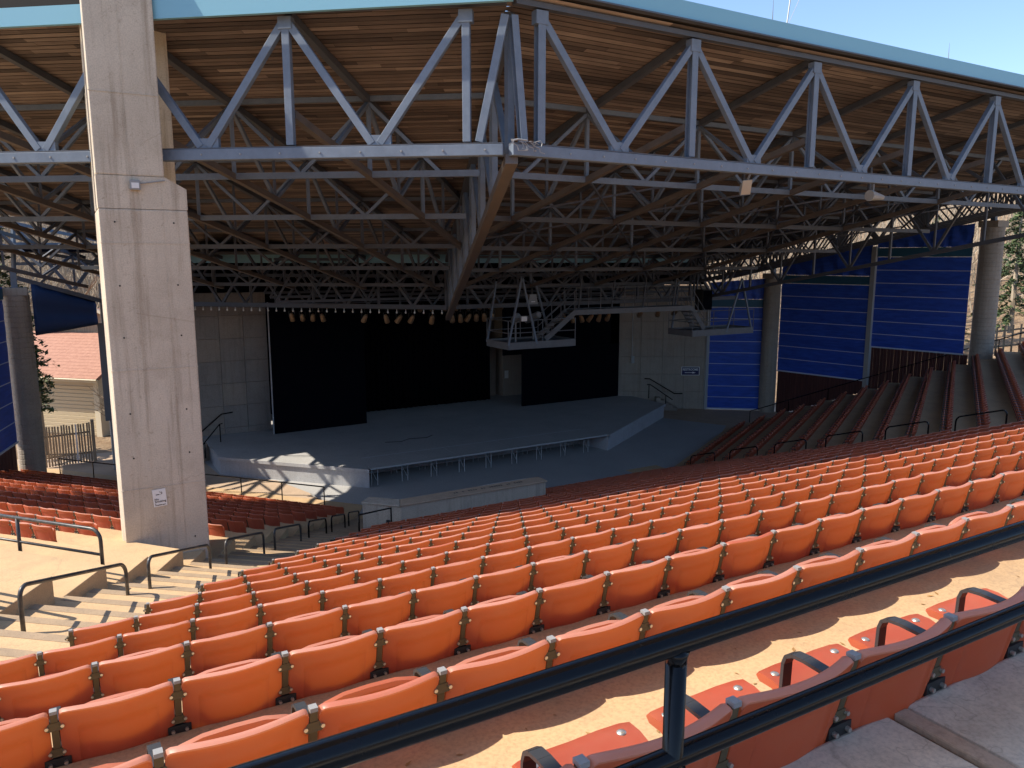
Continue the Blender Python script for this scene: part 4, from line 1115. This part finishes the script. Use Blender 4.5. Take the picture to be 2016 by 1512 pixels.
part('top_beam', MB().beam(A_+Vector((-.5,0,9.75)), B_+Vector((.4,0,8.55)), .2, .2), M['steel_dark'], ru)
lp = thing('concrete_pier', 'grey concrete pier with a folded grey tarp beside the column', 'pier', (1.75,43.4,0))
part('shaft', MB().box((1.45,43.1,-.2),(2.6,44.0,9.4)), M['mullion'], lp); part('folded_tarp', MB().box((1.25,42.9,2.6),(2.2,43.08,7.5)), M['grey'], lp)
# left support frame above the pillar
tr = thing('edge_frame', 'open steel frame carrying the left roof edge above the pillar', 'truss', (0,42.5,10))
for a, b in (((-2.0,42.5,9.6),(-1.8,42.3,12.2)),((-1.8,42.3,12.2),(.3,42.6,9.2)),((.4,42.6,9.2),(2.2,43.2,11.6)),((-2.0,42.5,10.4),(2.4,43.4,10.4)),((-1.8,42.4,11.3),(2.4,43.4,11.3)),((2.2,43.4,9.3),(2.2,43.2,12)),((-5,41,11.8),(2.6,43.4,10.2)),((-5,41,12.9),(2.6,43.4,11.3)),((-4.4,41.2,11.6),(-1.8,42.3,12.2))):
    part('member', MB().beam(a, b, .14, .14), ST, tr)

# ------------------------------------------------------------------ handrails
# black guard rail in front of the photographer
gr = thing('guard_rail', 'glossy black pipe railing crossing the foreground', 'railing', (2,1.0,9.05))
zt1, zt2 = EYE-.700, EYE-.935
part('top_rail', MB().tube([(-6,1.0,zt1),(14,1.0,zt1)], .0235, 14), M['black'], gr, smooth=True)
part('lower_rail', MB().tube([(-6,1.0,zt2),(14,1.0,zt2)], .0215, 14), M['black'], gr, smooth=True)
for x in (-3.27, -1.17, .93, 3.03, 5.13, 7.23):
    part('post', MB().tube([(x,1.0,zt1-.005),(x,1.0,9.02)], .0205, 14), M['black'], gr, smooth=True)
    for z in (zt1, zt2): part('weld_collar', MB().tube([(x,1.0,z-.04),(x,1.0,z-.025),(x,1.0,z-.016)], [.0207,.0225,.025], 12), M['black'], gr, smooth=True)
def hoop(a, b, ha, hb, name_m, label, group, r=.027, end='round'):
    a = Vector(a); b = Vector(b); d = (b-a); d.z = 0; d.normalize()
    at = a+Vector((0,0,ha)); bt = b+Vector((0,0,hb)); k = .16
    dd = (bt-at).normalized()
    pts = [a]
    for q in range(7):
        th = q/6*math.pi/2; pts.append(at-Vector((0,0,k))+Vector((0,0,k))*math.sin(th)+dd*k*(1-math.cos(th)))
    for q in range(7):
        th = q/6*math.pi/2; pts.append(bt-dd*k+dd*k*math.sin(th)-Vector((0,0,k))*(1-math.cos(th)))
    pts.append(b)
    return single('aisle_handrail', MB().tube(pts, r, 10), M[name_m], label, 'handrail', group, smooth=True)
y = 8.45; i = 0
spans = [(8.55,10.96),(11.65,14.05),(14.85,17.15),(17.95,20.2),(21.0,23.0),(23.7,25.6),(26.2,28.0)]
def stz(y): return 10.6-3.985-.2875*(y-6.45)-.22
for i, (ya, yb_) in enumerate(spans):
    hoop(cw(-5.8,ya,stz(ya)), cw(-5.8,yb_,stz(yb_)), 1.02, 1.0, 'rail_grey' if i < 4 else 'black', 'bent pipe handrail down the left stairs, %s from the top' % ordn(i), 'left stair handrails')
for i in range(8):
    s0 = 26.4-2.45*i
    a = Vector((25.0,s0,0)); b = Vector((25.0,s0-1.55,0))
    ka = (s0-1.47)/DS; kb = (s0-1.55-1.47)/DS
    a.z = 8.65-DZ*ka; b.z = 8.65-DZ*kb
    hoop(a, b, 1.05, 1.05, 'black', 'bent black handrail down the right stairs, %s from the bottom' % ordn(i), 'right stair handrails')
e = rail('black square handrail beside the parapet at the foot of the left stairs', [cw(-4.4,21.2,2.5), cw(-4.4,21.2,3.36), cw(-3.55,21.7,3.40), cw(-3.55,21.7,2.5)], .03)
# tubular guards on the left landing
def guard(label, x0, y0, L, k):
    p0 = Vector((x0,y0)); z = tread(k)
    e = thing('landing_guard', label, 'railing', tuple(cw(x0,y0,z)))
    f = lambda d, h: cw(x0-dL.x*d, y0-dL.y*d, z+h)
    pts = [f(0,0)]+[f(.18*(1-math.cos(q/6*math.pi/2)), .92-.18+.18*math.sin(q/6*math.pi/2)) for q in range(7)]+[f(L,.92)]
    part('top_rail', MB().tube(pts, .03, 10), M['rail_grey'], e, smooth=True)
    for h in (.5, .18): part('rail', MB().tube([f(0,h), f(L,h)], .024, 8), M['rail_grey'], e, smooth=True)
    for d in (1.8, 3.6): part('post', MB().tube([f(d,0), f(d,.92)], .03, 8), M['rail_grey'], e, smooth=True)
guard('three bar pipe guard on the left landing, farther one by the column', -6.62, 11.82, 5, 8)
guard('three bar pipe guard on the left landing, nearer one at the picture edge', -6.58, 9.2, 4, 6)
# boundary rails along left and right walls
def wallrail(label, pts, h=1.05):
    e = thing('boundary_rail', label, 'railing', tuple(pts[0]))
    part('rail', MB().tube([Vector(p)+Vector((0,0,h)) for p in pts], .03, 6), M['black'], e)
    for a, b in zip(pts[:-1], pts[1:]):
        n_ = max(1, int((Vector(b)-Vector(a)).length/2.1))
        for q in range(n_+1):
            p = Vector(a).lerp(Vector(b), q/n_); part('post', MB().tube([p-Vector((0,0,.3)), p+Vector((0,0,h))], .025, 6), M['black'], e)
pts = []
for i in range(0, 15, 2):
    p = rrow(i)+dR*(rlen(i)+1.0); p.z = tread(21-i); pts.append(p)
wallrail('long black handrail climbing along the right boundary wall', pts)
wallrail('black handrail along the front of the left seats', [cw(-8,31.6,.1), cw(-22.0,36.3,.1)], .95)

# ------------------------------------------------------------------ outside on the left: shed, fence, trees
hs = thing('house', 'cream sided house with clay shingle roof behind the left pillar', 'house', (0,54,0))
hx0, hx1, hy = -9.0, 2.2, 52.5
hd_ = Vector((.71,-.704,0)); hn = Vector((-.704,-.71,0)); H0 = Vector((1.35,52.3,-.3))
def HW(a, b, z): return H0-hd_*a-hn*b+Vector((0,0,z))
part('wall', MB().prism([HW(0,0,0)[:2],HW(12,0,0)[:2],HW(12,7,0)[:2],HW(0,7,0)[:2]], -.6, 3.7), M['trim'], hs)
for i in range(13):
    z = .05+i*.235; part('siding_board', MB().beam(HW(.45,-.03,z+.3), HW(11.8,-.03,z+.3), .05, .2, Vector((0,0,1))+hn*.12), M['siding'], hs)
part('corner_board', MB().beam(HW(.2,-.05,-.4), HW(.2,-.05,3.9), .4, .1, hn), M['trim'], hs)
mb = MB()
q4 = [HW(-.5,-.6,3.75), HW(12.5,-.6,3.75), HW(12.5,3.6,6.0), HW(-.5,3.6,6.0)]
mb.add(q4+[v+Vector((0,0,.15)) for v in q4], [(3,2,1,0),(4,5,6,7),(0,1,5,4),(1,2,6,5),(2,3,7,6),(3,0,4,7)])
part('roof', mb, M['shingle'], hs)
for i in range(15):
    f0 = i/15; a0 = HW(-.5,-.6+4.2*f0,3.905+2.25*f0); b0 = HW(12.5,-.6+4.2*f0,3.905+2.25*f0)
    part('shingle_course', MB().beam(a0+Vector((0,0,.03)), b0+Vector((0,0,.03)), .3, .035, Vector((0,0,1))+hn*.55), M['shingle'], hs)
part('gutter', MB().tube([HW(-.5,-.72,3.8), HW(12.5,-.72,3.8)], .06, 6), M['trim'], hs)
part('eave_board', MB().beam(HW(-.5,-.62,3.72), HW(12.5,-.62,3.72), .06, .2), M['trim'], hs)
rf2 = MB()
q4 = [HW(-3,3.6,5.4), HW(3.0,3.6,7.2), HW(3.0,12,7.2), HW(-3,12,5.4)]; 
rf2.add([HW(-2.5,3.4,5.6), HW(3.0,3.4,7.6), HW(3.0,12,7.6), HW(-2.5,12,5.6)]+[v+Vector((0,0,.15)) for v in [HW(-2.5,3.4,5.6), HW(3.0,3.4,7.6), HW(3.0,12,7.6), HW(-2.5,12,5.6)]], [(3,2,1,0),(4,5,6,7),(0,1,5,4),(1,2,6,5),(2,3,7,6),(3,0,4,7)])
rf2.add([HW(8.5,3.4,5.6), HW(3.0,3.4,7.6), HW(3.0,12,7.6), HW(8.5,12,5.6)]+[v+Vector((0,0,.15)) for v in [HW(8.5,3.4,5.6), HW(3.0,3.4,7.6), HW(3.0,12,7.6), HW(8.5,12,5.6)]], [(0,1,2,3),(7,6,5,4),(0,4,5,1),(1,5,6,2),(2,6,7,3),(3,7,4,0)])
part('upper_roof', rf2, M['shingle'], hs)
part('gable_wall', MB().prism([HW(-2,3.7,0)[:2],HW(8,3.7,0)[:2],HW(8,11,0)[:2],HW(-2,11,0)[:2]], 4, 5.6), M['fence'], hs)
mb = MB(); g3 = [HW(-2.3,3.72,5.6), HW(8.3,3.72,5.6), HW(3.0,3.72,7.55)]
mb.add(g3+[v-hn*.1 for v in g3], [(0,1,2),(5,4,3),(0,3,4,1),(1,4,5,2),(2,5,3,0)]); part('gable', mb, M['fence'], hs)
for a, b in ((HW(-2.6,3.3,5.65),HW(3.0,3.3,7.7)),(HW(8.6,3.3,5.65),HW(3.0,3.3,7.7))): part('barge_board', MB().beam(a, b, .08, .22), M['trim'], hs)
fe = thing('picket_fence', 'weathered wooden picket gate beside the left pillar', 'fence', (-.5,46,0))
F0 = Vector((-1.65,45.2,0)); F1 = Vector((.55,45.6,0)); random.seed(2)
for i in range(18):
    p = F0.lerp(F1, i/17); h = 2.1+random.uniform(-.05,.05)
    part('picket', MB().beam(p+Vector((0,0,.02)), p+Vector((random.uniform(-.02,.02),0,h)), .085, .025, (0,1,0)), M['white'] if i == 12 else M['fence'], fe)
part('gate_post', MB().beam(F1+Vector((.14,0,0)), F1+Vector((.14,0,2.25)), .16, .16, (0,1,0)), M['fence'], fe)
for z in (.5, 1.6): part('cross_rail', MB().beam(F0+Vector((0,.04,z)), F1+Vector((0,.04,z)), .04, .09), M['fence'], fe)
mb = MB(); x = 46.2
fe2 = thing('picket_fence', 'dark wooden picket fence behind the far right pillar', 'fence', (48,22,5.8))
for i in range(26):
    p = Vector((46.3+i*.2,25.2-i*.33,4.9+i*.07)); part('picket', MB().beam(p, p+Vector((0,0,1.7)), .1, .03, (.86,.5,0)), M['fence'], fe2)
part('cross_rail', MB().beam((46.3,25.3,5.4),(51.3,17.0,7.2), .05, .1), M['fence'], fe2); part('cross_rail', MB().beam((46.3,25.3,6.3),(51.3,17.0,8.1), .05, .1), M['fence'], fe2)

def branch(mb, p, d, L, r, depth, n, rnd):
    pts = [p]; k = 3
    for i in range(k):
        d = (d+Vector((rnd.uniform(-1,1),rnd.uniform(-1,1),rnd.uniform(-.3,.8)))*.18).normalized(); pts.append(pts[-1]+d*(L/k))
    mb.tube(pts, [r*(1-.6*i/k) for i in range(k+1)], 5 if depth > 1 else 3, caps=False)
    if depth == 0: return
    for i in range(n):
        f = rnd.uniform(.3, 1); j = min(k-1, int(f*k)); q = pts[j].lerp(pts[j+1], f*k-j)
        nd = (d+Vector((rnd.uniform(-1,1),rnd.uniform(-1,1),rnd.uniform(-.1,.9)))*.9).normalized()
        branch(mb, q, nd, L*rnd.uniform(.4,.65), r*.42, depth-1, n, rnd)
rnd = random.Random(31)
mb = MB()
def view_dirs(n, lo, hi, dmin, dmax):
    out = []
    for i in range(n):
        u = rnd.uniform(lo, hi); D = rnd.uniform(dmin, dmax); out.append(cw((u-1008)/1535*D, D))
    return out
for p in view_dirs(300, -60, 260, 60, 115)+view_dirs(330, 1370, 2080, 74, 125):
    z = hz(p.x, p.y)
    branch(mb, Vector((p.x,p.y,z-.3)), Vector((rnd.uniform(-.1,.1),rnd.uniform(-.1,.1),1)), rnd.uniform(6,11), rnd.uniform(.07,.16), 2, 4, rnd)
tag(part('bare_woods', mb, M['bark']), 'leafless winter woodland covering the hillside', 'woods', kind='stuff')
def bare_tree(label, p, h, seed):
    r = random.Random(seed); e = thing('bare_tree', label, 'tree', tuple(p))
    t_ = MB(); t_.tube([p, p+Vector((.1,0,h*.4)), p+Vector((.25,.1,h*.8))], [.14,.10,.04], 7); part('trunk', t_, M['bark'], e)
    c_ = MB()
    for i in range(14):
        f = r.uniform(.3,1); branch(c_, p+Vector((.25*f,.1*f,h*.8*f)), Vector((r.uniform(-1,1),r.uniform(-1,1),r.uniform(.3,1.2))).normalized(), h*r.uniform(.25,.45), .05, 2, 4, r)
    part('crown', c_, M['bark'], e)
bare_tree('pale leafless tree behind the left roof frame', cw(-27,52,1.5), 13, 1)
bare_tree('smaller leafless tree in front of the cream house', cw(-23.6,44.6,-.1), 3.4, 4)
def conifer(label, p, h, rad, seed, z0=.12):
    r = random.Random(seed); e = thing('conifer_tree', label, 'tree', tuple(p)); p = Vector(p)
    part('trunk', MB().tube([p, p+Vector((0,0,h*.6)), p+Vector((0,0,h))], [.2,.12,.02], 7), M['bark'], e)
    c_ = MB()
    n_ = int(h*9)
    for i in range(n_):
        f = z0+(1-z0)*(i/n_)**.9; L = rad*(1-f)**.7*r.uniform(.6,1.15)+.15; a = r.uniform(0,6.28)
        d = Vector((math.cos(a),math.sin(a),-.18))
        q = p+Vector((0,0,h*f))
        for j in range(int(14+L*30)):
            g = r.uniform(.12,1); c = q+d*(L*g)+Vector((r.uniform(-.12,.12),r.uniform(-.12,.12),-.22*g*L*g+r.uniform(-.14,.1)))*1
            s_ = r.uniform(.09,.22); x_ = Vector((r.uniform(-1,1),r.uniform(-1,1),r.uniform(-.5,.3))).normalized()*s_; y_ = Vector((r.uniform(-1,1),r.uniform(-1,1),r.uniform(-.4,.4))).normalized()*s_*.45
            c_.add([c-x_, c+y_, c+x_, c-y_], [(0,1,2,3)])
    part('crown', c_, M['needle'], e)
conifer('dark green cedar rising behind the far right pillar', cw(35.0,54.0,5.5), 9.5, 3.2, 3)
conifer('light green cedar seen through the right roof trusses', cw(40.0,74.0,hz(*cw(40.0,74.0)[:2])), 13, 4.5, 5)
conifer('green cedar at the far left edge behind the roof frame', cw(-27.5,41.0,3.0), 10.5, 3.0, 6)
conifer('small cedar with low boughs beside the left pillar', cw(-26.0,41.6,-.2), 6.2, 1.25, 8, .45)

# ------------------------------------------------------------------ small things
random.seed(14)
lf = MB()
for i in range(330):
    k = random.choice((0,0,0,0,1,-1)); x = random.uniform(-1,6)
    s = random.uniform(1.55,2.6) if k == 0 else (random.uniform(2.8,3.8) if k == 1 else random.uniform(.2,1.4)); 
    z = (tread(k) if k >= 0 else 9.055)+.003
    if random.random() < .5: x = 2.9+random.gauss(0,.35); s = (2.12+random.gauss(0,.12)) if k == 0 else s
    c = Vector((x,s,z)); a = random.uniform(0,6.3); L = random.uniform(.009,.026)
    dx = Vector((math.cos(a),math.sin(a),random.uniform(0,.4)))*L; dy = Vector((-math.sin(a),math.cos(a),.2))*L*.35
    lf.add([c-dx, c+dy, c+dx, c-dy+Vector((0,0,.002))], [(0,1,2,3)])
tag(part('leaf_bits', lf, mat('dry_leaf', (.30,.17,.06), .9)), 'scattered dry leaf bits on the tan tread', 'leaves', kind='stuff')
single('twig', MB().tube([(2.27,1.93,8.657),(2.33,1.95,8.668),(2.44,1.96,8.66),(2.53,1.95,8.656)], [.011,.007,.005,.003], 5), M['bark'], 'short dry twig lying on the tan tread', 'twig')
# stay cables and lightning rods above the roof
for lab, a, b, r_ in (('pale steel stay cable rising from the roof into the sky', (16.4,14.6,15.3),(19.6,16.5,24.5),.018),
                      ('thin dark wire slanting off the roof edge near a rod', (14.75,13.2,15.5),(18.5,14.0,21.0),.006)):
    single('stay_cable', MB().tube([a,b], r_, 5), M['mullion'], lab, 'cable')
for lab, x, h in (('lightning rod on the roof edge left of the stay cable', 14.6, 1.05), ('lightning rod on the far right roof edge', 21.5, .95)):
    single('lightning_rod', MB().tube([(x,13.3,15.3),(x,13.3,15.5+h*.55),(x,13.3,15.5+h)], [.012,.01,.003], 5), M['grey'], lab, 'rod')
# canopy added out of view to shade the walkway and the nearest row
rc = thing('added_shade_canopy', 'unseen concrete canopy added to shade the walkway and nearest seats', 'canopy', (2,-1,12.8))
part('slab', MB().box((-14,.6,13.1),(9.5,2.93,13.4)), M['slab'], rc)
for x in (-7, 9): part('support', MB().beam((x,-3,9.05),(x,.9,13.1), .3, .3), M['slab'], rc)
